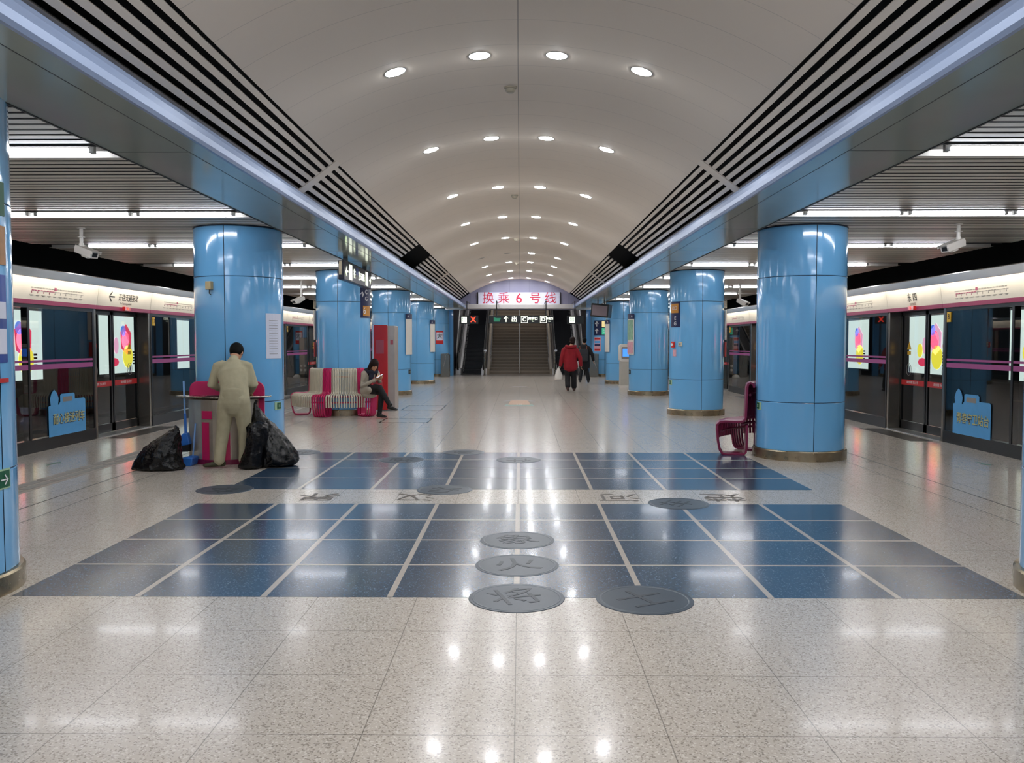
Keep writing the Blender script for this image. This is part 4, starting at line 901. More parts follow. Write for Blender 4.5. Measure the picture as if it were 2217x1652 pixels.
# double faced sign hung between left pillars (runs along the platform)
r = empty('train_direction_sign', (-2.97, 15.55, 2.71), 'navy double faced hanging sign with lit white letters between the left pillars', 'hanging sign')
b = MB(); b.box(-0.055, 0.05, -1.3, 1.3, -0.16, 0.16); b.build('case', M['navysign'], r, bevel=0.01)
b = MB(); b.box(-0.035, 0.012, -1.312, -1.30, -0.08, 0.15); b.build('end_plate', M['steelring'], r)
for y in (-0.95, 0.85): b = MB(); b.box(-0.035, 0.035, y-0.04, y+0.04, 0.15, 0.245); b.build('hanger', M['black'], r)
for ch, y, sz in (('←', -1.08, 0.26), ('往', -0.42, 0.17), ('东单', -0.42, 0.0), ('2', 0.0, 0.22), ('天通苑', 0.33, 0.14), ('3', 0.0, 0.0), ('→', 1.12, 0.24)):
    if sz: text('lit_lettering', ch, sz, M['ledwhite'], r, (0.054, y, -0.01), (PI/2, 0, PI/2), 0.002, off=0.004)
for y in (-0.76, 0.78): b = MB(); b.box(0.05, 0.055, y-0.12, y+0.12, -0.13, 0.13); b.build('lit_block', M['ledwhite'], r)
b = MB(); b.box(0.05, 0.054, -0.30, -0.05, -0.0, 0.12); b.build('blue_block', M['navyposter'], r)
# monitor hung on the right near the end
r = empty('passenger_display', (2.80, 29.9, 2.58), 'dark hanging passenger information display with bright screen, right side near end', 'monitor')
b = MB(); b.box(-0.25, 0.38, -0.30, 0.30, -0.20, 0.26); b.build('case', M['signblack'], r, rot=(0, 0.1, -0.3), bevel=0.02)
b = MB(); b.box(-0.20, 0.33, -0.31, -0.30, -0.15, 0.20); b.build('screen', M['dimscreen'], r, rot=(0, 0.1, -0.3))
b = MB(); b.tube([(-0.05, 0, 0.2), (-0.05, 0, 0.375)], 0.022, 8); b.tube([(0.18, 0, 0.2), (0.18, 0, 0.375)], 0.03, 8); b.build('hanging_poles', M['black'], r)

# ================================================================ RED CABINET, KIOSK
r = empty('fire_cabinet', (-3.02, 18.6, 0), 'tall red fronted cabinet with pale steel side beside the curved bench', 'cabinet')
b = MB(); b.box(-0.14, 0.30, 0.0, 0.5, 0.02, 1.86); b.build('steel_body', M['palecab'], r, bevel=0.01)
b = MB(); b.box(-0.16, 0.14, -0.03, 0.0, 0.02, 1.88); b.build('red_front', M['redpanel'], r, bevel=0.008)
b = MB(); b.box(-0.11, 0.06, -0.034, -0.03, 1.25, 1.55); b.build('faded_red_print', M['fadedred'], r)
b = MB(); b.box(-0.185, -0.16, -0.02, 0.02, 0.3, 1.88); b.build('pale_edge', M['paper'], r)
b = MB(); b.box(0.20, 0.26, -0.004, 0.0, 1.45, 1.55); b.build('small_red_mark', M['fadedred'], r)
r = empty('information_kiosk', (3.62, 28.7, 0), 'white rounded information kiosk with blue screen beside third right pillar', 'kiosk')
b = MB(); b.box(-0.24, 0.24, -0.13, 0.17, 0.0, 0.86); b.build('grey_pedestal', M['kioskgrey'], r, bevel=0.02)
b = MB(); b.box(-0.25, 0.25, -0.14, 0.18, 0.0, 0.05); b.build('foot', M['white'], r)
b = MB(); b.prism(rrect(-0.27, 0.27, 0.84, 1.44, 0.09, 5), -0.16, 0.16); b.build('white_head', M['white'], r, bevel=0.02)
b = MB(); b.prism(rrect(-0.20, 0.20, 0.94, 1.34, 0.04), -0.175, -0.155); b.build('bezel', M['greyink'], r)
b = MB(); b.box(-0.16, 0.16, -0.18, -0.175, 1.02, 1.28); b.build('screen', M['screenblue'], r)

# ================================================================ CURVED BENCHES
BP = [(0.585, 0.90), (0.60, 0.945), (0.635, 0.965), (0.665, 0.945), (0.675, 0.90), (0.685, 0.62), (0.69, 0.50), (0.72, 0.455), (0.80, 0.445), (0.95, 0.45), (1.02, 0.44), (1.055, 0.405), (1.055, 0.34), (1.045, 0.20)]
BL = BP+[(1.02, 0.07), (0.985, 0.02), (0.93, 0.012), (0.72, 0.012), (0.685, 0.04), (0.675, 0.10), (0.672, 0.40)]
def rib(mb, ang, prof, hw, th=0.02):
    """flat bar bent along prof (r,z) at polar angle; half width hw"""
    ca, sa = math.cos(ang), math.sin(ang); k = len(prof); vs = []; 
    for i, (rr, z) in enumerate(prof):
        a = Vector(prof[max(i-1, 0)]); c = Vector(prof[min(i+1, k-1)]); t = (c-a).normalized(); n = Vector((t.y, -t.x))*th/2
        for sg, h in ((1, -1), (1, 1), (-1, 1), (-1, -1)):
            R = rr+n.x*sg; Z = z+n.y*sg; w_ = hw*h
            vs.append((R*ca-w_*sa, R*sa+w_*ca, Z))
    fs = []
    for i in range(k-1):
        for j in range(4): fs.append((i*4+j, i*4+(j+1) % 4, i*4+4+(j+1) % 4, i*4+4+j))
    fs += [(3, 2, 1, 0), (k*4-4, k*4-3, k*4-2, k*4-1)]
    mb.add(vs, fs)
def bench(cx, cy, mid, label, endm, m1, m2, endw=0.06, sp=132):
    root = empty('curved_bench', (cx, cy, 0), label, 'bench', 'curved benches round the pillars')
    n = int(48*sp/132); span = math.radians(sp); a0 = math.radians(mid)-span/2
    cream, pink = MB(), MB()
    for i in range(n):
        a = a0+span*(i+0.5)/n
        q = i/n
        pk = 0.42 < q < 0.56 or 0.88 < q or q < 0.085
        if i < 2 or i > n-3: continue
        rib(pink if pk else cream, a, BL if pk else BP, 0.0125)
    cream.build('cream_slats', m1, root); pink.build('pink_slats', m2, root)
    for e in (0, 1):
        a = a0+span*(0.02 if e == 0 else 0.98)
        b = MB(); rib(b, a, BL, endw, 0.03); b.build('end_frame', endm, root, bevel=0.006)
    b = MB()
    for rr, z in ((1.0, 0.30), (0.72, 0.40), (0.63, 0.80)):
        pts = [(rr*math.cos(a0+span*t/40), rr*math.sin(a0+span*t/40), z) for t in range(1, 40)]
        b.tube(pts, 0.018, 6)
    b.build('curved_crossbars', endm, root)
    return root
bench(-3.70, 17.8, -106, 'curved cream bench with pink slats round the pillar, woman seated at its end', M['pink'], M['cream'], M['pink'])
bench(3.70, 11.2, 124, 'dark pink curved bench seen end on, left of the near right pillar', M['plum'], M['plum'], M['plum'], 0.11, 95)

# ================================================================ BIN, BAGS, BROOM
r = empty('litter_bin', (-3.68, 10.62, 0), 'wide steel litter bin with pink panels that the worker bends over', 'litter bin')
def barc(mb, hw, bulge, z0, z1, back=0.0, n=16, dy=0.0):
    pts = [(-hw+2*hw*i/n, -0.10-bulge*math.cos((i/n-0.5)*PI)+dy) for i in range(n+1)]
    poly = pts+[(hw, back), (-hw, back)]
    mb.prism(poly, z0, z1, 'z')
b = MB(); barc(b, 0.43, 0.22, 0.05, 0.80); b.build('steel_body', M['bin'], r, bevel=0.01)
b = MB(); barc(b, 0.435, 0.225, 0.0, 0.06); b.build('pink_plinth', M['plum'], r)
b = MB(); barc(b, 0.58, 0.26, 0.815, 0.835, dy=-0.01); b.build('lid_shelf', M['steel'], r, bevel=0.006)
for x0, x1, z0, z1 in ((-0.20, -0.10, 0.06, 0.52), (-0.20, -0.06, 0.56, 0.66), (0.02, 0.15, 0.06, 0.52)):
    b = MB(); n = 6
    pts = []
    for i in range(n+1):
        x = x0+(x1-x0)*i/n; pts.append((x, -0.10-0.22*math.cos((x/0.86)*PI)-0.012))
    b.prism(pts+[(x1, pts[-1][1]+0.03), (x0, pts[0][1]+0.03)], z0, z1, 'z'); b.build('pink_panel', M['pink'], r)
for x0, x1 in ((-0.44, 0.02), (0.06, 0.50)):
    b = MB(); b.prism(rrect(x0, x1, 0.70, 1.01, 0.10, 5), -0.035, -0.005); b.build('pink_backboard', M['pink'], r, bevel=0.006)
b = MB(); b.prism(rrect(0.33, 0.497, 0.42, 0.9, 0.05, 4), -0.043, -0.010); b.build('pink_back_edge', M['pink'], r)
for x in (0.26, 0.30):
    b = MB(); b.box(x, x+0.008, -0.10-0.22*math.cos((x/0.86)*PI)-0.01, -0.2, 0.06, 0.79); b.build('door_seam', M['ink'], r)
b = MB(); b.prism(rrect(-0.16, 0.28, -0.30, -0.08, 0.05), 0.8355, 0.838, 'z'); b.build('bin_opening', M['ink'], r)
def bag(name, loc, prof, label, seed, lean=(0, 0), top=None, sc=(1, 1)):
    """prof: list of (z, rx, ry, cx, cy)"""
    rnd = random.Random(seed); n = 40; vs = []; k = len(prof)
    for j, (z, rx, ry, cx, cy) in enumerate(prof):
        for i in range(n):
            a = 2*PI*i/n
            wob = 1+0.045*math.sin(3*a+seed+j*0.8)+0.035*math.sin(7*a+seed*2+j*1.3)+0.02*math.sin(13*a+j)+rnd.uniform(-0.018, 0.018)
            vs.append((cx+rx*math.cos(a)*wob, cy+ry*math.sin(a)*wob, max(0.004, z+(0.012*math.sin(5*a+j) if 0 < j < k-1 else 0))))
    fs = [(j*n+i, j*n+(i+1) % n, (j+1)*n+(i+1) % n, (j+1)*n+i) for j in range(k-1) for i in range(n)]
    fs += [tuple(range(n-1, -1, -1)), tuple(range((k-1)*n, k*n))]
    root = empty('bin_bag', loc, label, 'bin bag', 'black bin bags by the worker')
    b = MB(); b.add(vs, fs); o = b.build('plastic_sack', M['bag'], root, smooth=True)
    su = o.modifiers.new('sub', 'SUBSURF'); su.levels = 2; su.render_levels = 2
    tx = bpy.data.textures.new('crumple', 'CLOUDS'); tx.noise_scale = 0.07; tx.noise_depth = 3
    d = o.modifiers.new('crumple', 'DISPLACE'); d.texture = tx; d.strength = 0.045; d.mid_level = 0.5; d.texture_coords = 'LOCAL'
    return root
r = bag('bin_bag', (-4.22, 9.95, 0), [(0.004, 0.30, 0.20, -0.02, 0), (0.03, 0.315, 0.22, -0.02, 0), (0.12, 0.27, 0.21, -0.02, 0), (0.24, 0.235, 0.19, 0.0, 0), (0.34, 0.18, 0.15, 0.04, 0), (0.42, 0.13, 0.11, 0.09, 0), (0.50, 0.075, 0.06, 0.15, 0), (0.55, 0.05, 0.04, 0.18, 0)],
    'black bin bag with tall pointed top standing alone left of the bin', 3)
r.scale = (1.0, 1.0, 0.86)
b = MB(); b.tube([(0.17, 0, 0.52), (0.19, 0, 0.57), (0.17, 0.01, 0.6)], [0.05, 0.03, 0.012], 8); b.build('gathered_neck', M['bag'], r)
r = bag('bin_bag', (-2.98, 10.25, 0), [(0.004, 0.27, 0.2, 0.0, 0), (0.04, 0.31, 0.23, 0.02, 0), (0.15, 0.29, 0.22, 0.0, 0), (0.30, 0.23, 0.19, -0.06, 0), (0.42, 0.17, 0.15, -0.10, 0), (0.52, 0.10, 0.09, -0.15, 0), (0.60, 0.05, 0.05, -0.19, 0), (0.66, 0.03, 0.03, -0.2, 0)],
    'large black bin bag slumped right of the worker against the pillar', 11)
r.scale = (1.0, 1.0, 1.08)
b = MB(); b.tube([(-0.2, 0, 0.62), (-0.21, 0, 0.70), (-0.19, 0, 0.74)], [0.035, 0.022, 0.015], 8); b.build('gathered_neck', M['bag'], r)
r = bag('bin_bag', (-3.15, 10.02, 0), [(0.004, 0.13, 0.12, -0.03, 0), (0.03, 0.15, 0.13, -0.03, 0), (0.15, 0.12, 0.12, 0.0, 0), (0.30, 0.11, 0.11, 0.03, 0), (0.42, 0.13, 0.12, 0.05, 0), (0.52, 0.12, 0.11, 0.06, 0), (0.56, 0.07, 0.06, 0.06, 0)],
    'smaller lumpy black bin bag between the worker and the large bag', 23)
r = empty('long_handled_broom', (-4.20, 10.45, 0), 'blue broom with long handle leaning against left side of the bin', 'broom')
b = MB(); b.tube([(0.08, 0, 0.20), (0.055, 0.02, 1.02)], 0.012, 8); b.build('handle', M['broomhandle'], r)
b = MB(); b.tube([(0.082, 0, 0.28), (0.07, 0.005, 0.62)], [0.020, 0.016], 8); b.build('grip_sleeve', M['broom'], r)
b = MB(); b.prism([(0.06, 0.38), (0.11, 0.38), (0.14, 0.24), (-0.06, 0.19), (-0.10, 0.21)], -0.04, 0.04); b.build('broom_head', M['broom'], r, bevel=0.01)
b = MB(); b.prism([(-0.10, 0.205), (0.13, 0.235), (0.12, 0.15), (-0.14, 0.14)], -0.045, 0.045); b.build('bristles', M['ink'], r)
r = empty('dustpan', (-4.06, 10.30, 0), 'blue dustpan lying on the floor at left foot of the bin', 'dustpan')
b = MB(); b.prism([(-0.20, 0.0), (0.10, 0.0), (0.12, 0.10), (0.04, 0.11), (-0.16, 0.06)], -0.12, 0.10); b.build('pan', M['broom'], r, bevel=0.012)
b = MB(); b.tube([(0.06, 0.05, 0.08), (0.08, 0.10, 0.50)], 0.010, 8); b.build('upright_handle', M['broomhandle'], r)
# ================================================================ PEOPLE
def limb(mb, pts, rad, ref=None, n=12):
    """rounded tapering limb; rad items are r or (side, front)"""
    P = [Vector(p) for p in pts]; R = [r if isinstance(r, tuple) else (r, r) for r in rad]
    a = (P[0]-P[1]).normalized(); c = (P[-1]-P[-2]).normalized()
    p0, r0 = P[0], R[0]; p1, r1 = P[-1], R[-1]
    PP = [p0+a*r0[1]*0.85, p0+a*r0[1]*0.5]+P+[p1+c*r1[1]*0.5, p1+c*r1[1]*0.85]
    RR = [(r0[0]*0.45, r0[1]*0.45), (r0[0]*0.85, r0[1]*0.85)]+R+[(r1[0]*0.85, r1[1]*0.85), (r1[0]*0.45, r1[1]*0.45)]
    mb.tube(PP, RR, n, ref=ref)
def frame(fwd, up=(0, 0, 1)):
    f = Vector(fwd).normalized(); u = Vector(up); u = (u-f*u.dot(f)).normalized(); r = f.cross(u)
    return r, f, u
def hand(mb, wrist, d, side, curl=0.5, size=1.0, mirror=1):
    """palm, four fingers and a thumb; d = direction of the fingers, side = thumb side; curls towards d x side"""
    w0 = Vector(wrist); d = Vector(d).normalized(); sd = Vector(side); sd = (sd-d*sd.dot(d)).normalized(); nrm = d.cross(sd)*mirror
    k = size
    limb(mb, [w0, w0+d*0.03*k, w0+d*0.085*k], [(0.026*k, 0.017*k), (0.036*k, 0.015*k), (0.039*k, 0.013*k)], ref=sd, n=10)
    for i, (o, L) in enumerate(((0.029, 0.068), (0.010, 0.078), (-0.010, 0.072), (-0.028, 0.056))):
        p = w0+d*0.085*k+sd*o*k; a = 0.0; pts = [p]; 
        for q in range(3):
            a += curl*(0.7+0.15*i*0.5); p = p+(d*math.cos(a)+nrm*math.sin(a))*(L*k*(0.42, 0.32, 0.26)[q]); pts.append(p)
        limb(mb, pts, [0.0095*k, 0.009*k, 0.0085*k, 0.0075*k], n=8)
    p = w0+d*0.028*k+sd*0.03*k
    limb(mb, [p, p+(sd*0.7+d*0.6+nrm*0.2).normalized()*0.036*k, p+(sd*0.5+d*0.75+nrm*0.5).normalized()*0.064*k], [0.012*k, 0.0105*k, 0.009*k], n=8)
def head(mb, c, fwd, up, k=1.0):
    r, f, u = frame(fwd, up); c = Vector(c)
    T = Matrix((( r.x, f.x, u.x, c.x), (r.y, f.y, u.y, c.y), (r.z, f.z, u.z, c.z), (0, 0, 0, 1)))
    old = mb.T; mb.T = T
    mb.ell((0, 0, 0.015*k), (0.074*k, 0.092*k, 0.096*k)); mb.ell((0, 0.022*k, -0.04*k), (0.058*k, 0.066*k, 0.074*k)); mb.ell((0, 0.055*k, -0.085*k), (0.03*k, 0.03*k, 0.025*k))
    mb.ell((0, 0.092*k, -0.018*k), (0.011*k, 0.016*k, 0.022*k), 8, 6); mb.ell((0, 0.085*k, -0.058*k), (0.024*k, 0.010*k, 0.010*k), 8, 6)
    for s_ in (-1, 1): mb.ell((s_*0.076*k, 0.0, -0.01*k), (0.010*k, 0.018*k, 0.030*k), 8, 6)
    mb.T = old
    return T
def face_parts(T, root, k=1.0):
    e = MB(); e.T = T
    for s_ in (-1, 1): e.ell((s_*0.031*k, 0.082*k, 0.008*k), (0.013*k, 0.007*k, 0.006*k), 8, 6)
    e.build('eyes', M['ink'], root)
    e = MB(); e.T = T
    for s_ in (-1, 1): e.ell((s_*0.031*k, 0.086*k, 0.030*k), (0.018*k, 0.005*k, 0.004*k), 8, 6)
    e.build('eyebrows', M['hair'], root)
    e = MB(); e.T = T; e.ell((0, 0.094*k, -0.058*k), (0.020*k, 0.005*k, 0.006*k), 8, 6); e.build('lips', M['lip'], root)
def hair_cap(T, k=1.0, low=-0.05, full=1.05):
    h = MB(); h.T = T
    h.ell((0, -0.014*k, 0.030*k), (0.083*k*full, 0.098*k*full, 0.096*k*full), 18, 12)
    h.ell((0, -0.045*k, low*k), (0.070*k*full, 0.062*k*full, 0.065*k*full), 14, 9)
    return h
def foot(mb, ankle, d, k=1.0, r=0.040, lift=0.0):
    a = Vector(ankle); d = Vector(d).normalized()
    q = 1.0 if r > 0.0445 else 0.66
    limb(mb, [a+Vector((0, 0, 0.03)), a-d*0.02+Vector((0, 0, -0.02))], [r*q, r*q])
    e = 0.165*k if q == 1.0 else 0.13
    limb(mb, [a-d*0.045*q+Vector((0, 0, -0.035*k)), a+d*0.07+Vector((0, 0, -0.04*k-lift*0.5)), a+d*e+Vector((0, 0, -0.05*k-lift))], [(0.036*q, 0.036*q), (0.045*q, 0.034*q), (0.036*q, 0.022*q)], ref=(d.y, -d.x, 0))

# ---- worker bent over the bin (seen from behind)
r = empty('person', (-3.42, 10.08, 0), 'person in a khaki work suit seen from behind, bending over the litter bin', 'person')
b = MB()
HL, HR = (-0.085, 0.04, 0.78), (0.115, 0.04, 0.78)
AL, AR = (-0.155, -0.01, 0.085), (0.125, 0.04, 0.085)
KL, KR = (-0.125, 0.05, 0.42), (0.128, 0.08, 0.42)
SL_, SR_ = (-0.235, 0.25, 1.215), (0.105, 0.25, 1.215)
EL, ER = (-0.315, 0.24, 0.985), (0.185, 0.24, 0.985)
WL, WR = (-0.215, 0.44, 0.90), (0.085, 0.44, 0.90)
limb(b, [(0.015, 0.06, 0.80), (0.0, 0.10, 0.95), (-0.04, 0.19, 1.12), (-0.06, 0.25, 1.22)], [(0.14, 0.095), (0.125, 0.09), (0.15, 0.10), (0.13, 0.08)], ref=(1, 0, 0), n=16)
limb(b, [(-0.06, 0.25, 1.24), (-0.062, 0.33, 1.345)], [0.055, 0.05])
for h, k_, a in ((HL, KL, AL), (HR, KR, AR)): limb(b, [h, k_, a], [0.075, 0.05, 0.035])
for sgn, sh, e, w_ in ((-1, SL_, EL, WL), (1, SR_, ER, WR)):
    limb(b, [sh, e, w_], [0.045, 0.036, 0.026]); hand(b, w_, (0.1*-sgn, 0.6, -0.75), (-sgn, 0.1, 0.2), 0.5, 0.95, mirror=-sgn)
foot(b, AL, (-0.8, -0.25, 0)); foot(b, AR, (0.15, 1, 0))
T = head(b, (-0.06, 0.385, 1.372), (0.08, 0.75, -0.62), (0, 0.62, 0.75), 0.98)
b.build('body', M['skin'], r, remesh=0.008); face_parts(T, r)
h = hair_cap(T, 0.98, low=-0.01, full=1.04); h.build('short_black_hair', M['hair'], r, remesh=0.010)
b = MB()
limb(b, [(0.015, 0.055, 0.80), (0.012, 0.075, 0.86), (0.0, 0.11, 0.97), (-0.04, 0.19, 1.12), (-0.06, 0.245, 1.205)], [(0.188, 0.135), (0.178, 0.13), (0.165, 0.125), (0.19, 0.13), (0.155, 0.095)], ref=(1, 0, 0), n=20)
limb(b, [(-0.06, 0.25, 1.25), (-0.06, 0.285, 1.29)], [0.075, 0.062])
for sh, e, w_ in ((SL_, EL, WL), (SR_, ER, WR)): limb(b, [(Vector(sh)*0.75+Vector((-0.06, 0.25, 1.215))*0.25), sh, e, w_], [0.07, 0.072, 0.064, 0.050])
b.build('khaki_jacket', M['khaki'], r, remesh=0.012)
b = MB()
limb(b, [(0.015, 0.045, 0.88), (0.015, 0.045, 0.78), (0.015, 0.05, 0.72)], [(0.15, 0.115), (0.172, 0.13), (0.165, 0.125)], ref=(1, 0, 0), n=18)
limb(b, [HL, (-0.10, 0.05, 0.62), KL, (-0.145, 0.02, 0.24), (-0.155, -0.01, 0.085)], [0.098, 0.095, 0.078, 0.070, 0.068]); limb(b, [HR, (0.118, 0.06, 0.62), KR, (0.125, 0.06, 0.24), (0.125, 0.04, 0.085)], [0.098, 0.095, 0.078, 0.068, 0.064])
b.build('khaki_trousers', M['khaki2'], r, remesh=0.012)
for a, d in ((AL, (-0.9, -0.35, 0)), (AR, (0.15, 1, 0))):
    b = MB(); foot(b, a, d, r=0.048); b.build('olive_shoe', M['shoe'], r, remesh=0.009)

# ---- seated woman with phone
r = empty('person', (-3.02, 17.0, 0), 'seated person with long dark hair and beige coat, legs crossed, looking at a phone', 'person')
D = Vector((0.74, -0.67, 0)); S = Vector((0.67, 0.74, 0))     # facing, and her left side
def W(f_, s_, z): v_ = D*f_+S*s_; return (v_.x, v_.y, z)
b = MB()
hipL, hipR = W(0.0, 0.09, 0.535), W(0.0, -0.09, 0.535)
kR = W(0.38, -0.02, 0.60); aR = W(0.58, 0.08, 0.25)     # crossed over leg
kL = W(0.38, 0.03, 0.475); aL = W(0.36, -0.01, 0.085)
limb(b, [W(0, 0, 0.55), W(0.0, 0, 0.70), W(0.07, 0, 0.87)], [(0.13, 0.10), (0.11, 0.085), (0.13, 0.085)], ref=S, n=16)
limb(b, [W(0.08, 0, 0.90), W(0.13, 0, 1.0)], [0.05, 0.045])
limb(b, [hipR, kR, aR], [0.075, 0.052, 0.034]); limb(b, [hipL, kL, aL], [0.075, 0.052, 0.034])
wR, wL = W(0.27, -0.055, 0.745), W(0.30, 0.04, 0.745)
for sh, e, w_, sg in ((W(0.07, -0.16, 0.88), W(0.05, -0.20, 0.64), wR, -1), (W(0.07, 0.16, 0.88), W(0.10, 0.19, 0.65), wL, 1)):
    limb(b, [sh, e, w_], [0.042, 0.034, 0.024])
    hand(b, w_, D*0.75+Vector((0, 0, 0.55))-S*0.25*sg, Vector((0, 0, 0.6))-S*0.8*sg, 0.55, 0.95, mirror=-sg)
foot(b, aR, D+Vector((0.3, 0, 0)), lift=0.02); foot(b, aL, D+Vector((0.2, 0, 0)))
T = head(b, W(0.185, 0.0, 1.045), D*0.80+Vector((-0.05, -0.25, -0.50)), D*0.5+Vector((0, 0, 0.85)), 0.98)
b.build('body', M['skin'], r, remesh=0.008); face_parts(T, r)
h = hair_cap(T, 0.98, low=-0.06, full=1.06); h.T = T
for sx_ in (-1, 1): 
    limb(h, [(sx_*0.07, -0.02, 0.02), (sx_*0.085, -0.01, -0.08), (sx_*0.088, 0.03, -0.19), (sx_*0.075, 0.05, -0.27)], [(0.028, 0.045), (0.026, 0.05), (0.026, 0.042), (0.016, 0.025)], ref=(1, 0, 0))
limb(h, [(0, -0.07, 0.0), (0, -0.085, -0.12), (0, -0.07, -0.20)], [(0.075, 0.04), (0.08, 0.035), (0.06, 0.025)], ref=(1, 0, 0))
h.build('long_dark_hair', M['brownhair'], r, remesh=0.010)
b = MB()
limb(b, [W(0.02, 0, 0.50), W(0.0, 0, 0.62), W(0.02, 0, 0.76), W(0.065, 0, 0.875)], [(0.19, 0.145), (0.165, 0.13), (0.165, 0.12), (0.145, 0.10)], ref=S, n=18)
for sh, e, w_ in ((W(0.065, -0.15, 0.875), W(0.05, -0.20, 0.635), wR), (W(0.065, 0.15, 0.875), W(0.10, 0.19, 0.645), wL)): limb(b, [sh, e, w_], [0.070, 0.058, 0.042])
limb(b, [W(0.0, -0.09, 0.53), W(0.20, -0.09, 0.565)], [(0.115, 0.10), (0.10, 0.07)], ref=S); limb(b, [W(0.0, 0.09, 0.53), W(0.18, 0.08, 0.55)], [(0.11, 0.10), (0.10, 0.07)], ref=S)
b.build('beige_coat', M['coat'], r, remesh=0.012)
b = MB(); ring = [tuple(Vector(W(0.085, 0, 0.925))+D*(0.085*math.cos(t*PI/8))+S*(0.115*math.sin(t*PI/8))+Vector((0, 0, -0.02*math.cos(t*PI/8)))) for t in range(16)]
b.tube(ring, 0.046, 10, closed=True); limb(b, [W(0.15, -0.04, 0.90), W(0.17, -0.06, 0.80), W(0.15, -0.06, 0.70)], [(0.055, 0.04), (0.06, 0.035), (0.05, 0.03)], ref=S)
b.build('navy_scarf', M['navycloth'], r, remesh=0.012)
b = MB()
limb(b, [hipR, W(0.20, -0.06, 0.60), kR, (Vector(kR)*0.5+Vector(aR)*0.5), aR], [0.095, 0.088, 0.068, 0.058, 0.042]); limb(b, [hipL, W(0.2, 0.07, 0.53), kL, (Vector(kL)*0.5+Vector(aL)*0.5), aL], [0.095, 0.085, 0.066, 0.056, 0.042])
limb(b, [W(0.02, 0.0, 0.53), W(0.24, 0.0, 0.54)], [(0.17, 0.085), (0.13, 0.07)], ref=S)
b.build('black_skirt_and_tights', M['blackcloth'], r, remesh=0.010)
for a, l_ in ((aR, 0.02), (aL, 0.0)):
    b = MB(); foot(b, a, D+Vector((0.3 if l_ else 0.2, 0, 0)), r=0.046, lift=l_); b.build('black_ankle_boot', M['boot2'], r, remesh=0.009)
ph = Vector(W(0.37, -0.01, 0.83))
rp = empty('mobile_phone', tuple(ph+Vector(r.location)), 'dark mobile phone held in both hands by the seated person', 'phone')
b = MB(); b.box(-0.037, 0.037, -0.075, 0.075, -0.005, 0.005); b.build('phone_body', M['ink'], rp, rot=(math.radians(25), 0, math.atan2(-0.74, 0.67)+PI/2*0), bevel=0.003)
b = MB(); b.box(-0.033, 0.033, -0.068, 0.068, 0.005, 0.006); b.build('screen', M['phonescreen'], rp, rot=(math.radians(25), 0, math.atan2(-0.74, 0.67)))
r2 = empty('handbag', (-3.02+W(0.22, 0.02, 0)[0], 17.0+W(0.22, 0.02, 0)[1], 0.615), 'small red patterned handbag on the lap of the seated person', 'handbag')
b = MB(); b.prism(rrect(-0.13, 0.13, 0.0, 0.13, 0.035), -0.045, 0.045); b.build('pouch', M['redbag'], r2, rot=(0, 0, math.atan2(0.74, 0.67)), bevel=0.015)
b = MB(); b.tube([(-0.10, 0, 0.12), (-0.06, 0, 0.18), (0.06, 0, 0.18), (0.10, 0, 0.12)], 0.008, 8); b.build('strap', M['redbag'], r2, rot=(0, 0, math.atan2(0.74, 0.67)))

# ---- walker in red coat
def walker(loc, label, J, clothes):
    r = empty('person', loc, label, 'person'); b = MB(); k = 1.0
    limb(b, [(0, 0, 0.88), (0, 0, 1.05), (0, 0.01, 1.30)], [(0.14, 0.10), (0.12, 0.09), (0.15, 0.09)], ref=(1, 0, 0), n=16)
    limb(b, [(0, 0.01, 1.34), (J['head'][0]*0.8, 0.02, 1.45)], [0.055, 0.05])
    for s_ in ('L', 'R'):
        sg = -1 if s_ == 'L' else 1
        limb(b, [(sg*0.09, 0, 0.86), J['k'+s_], J['a'+s_]], [0.08, 0.052, 0.036]); foot(b, J['a'+s_], (0.1*sg, 1, 0), lift=J.get('l'+s_, 0))
        limb(b, [(sg*0.17, 0, 1.30), J['e'+s_], J['w'+s_]], [0.045, 0.037, 0.026]); hand(b, J['w'+s_], (0.1*sg, 0.15, -1), (0, 1, 0), 0.45, 0.95, mirror=sg)
    T = head(b, J['head'], (J.get('turn', 0), 1, -0.05), (0, 0, 1), 0.98)
    b.build('body', M['skin'], r, remesh=0.009); face_parts(T, r)
    return r, T
J = dict(head=(0.075, 0.03, 1.545), kL=(-0.07, 0.08, 0.48), aL=(-0.075, -0.16, 0.12), kR=(0.12, 0.10, 0.48), aR=(0.13, 0.14, 0.085), lL=0.03, eL=(-0.25, -0.02, 1.03), wL=(-0.29, 0.02, 0.80), eR=(0.30, -0.02, 1.03), wR=(0.33, 0.03, 0.80))
r, T = walker((1.54, 25.85, 0), 'person in red hooded coat and black trousers walking away carrying a white bag', J, None)
h = hair_cap(T, 0.98, low=-0.045, full=1.10); h.build('short_brown_hair', M['brownhair'], r, remesh=0.011)
b = MB(); limb(b, [(0.02, 0, 0.74), (0.01, 0, 0.95), (0.01, 0, 1.15), (0.01, 0.01, 1.30)], [(0.225, 0.15), (0.20, 0.145), (0.185, 0.135), (0.165, 0.105)], ref=(1, 0, 0), n=20)
for s_, sg in (('L', -1), ('R', 1)): limb(b, [(sg*0.15, 0, 1.29), (sg*0.19, -0.005, 1.25), J['e'+s_], J['w'+s_]], [0.08, 0.08, 0.068, 0.055])
b.build('red_coat', M['redcoat'], r, remesh=0.013)
b = MB(); b.T = Matrix.Translation((0.02, -0.04, 1.37)); b.tube([(0.14*math.cos(t*PI/8), 0.08*math.sin(t*PI/8), 0.01*math.cos(t*PI/4)) for t in range(16)], 0.045, 10, closed=True); b.build('hood_collar', M['redcoat'], r, remesh=0.013)
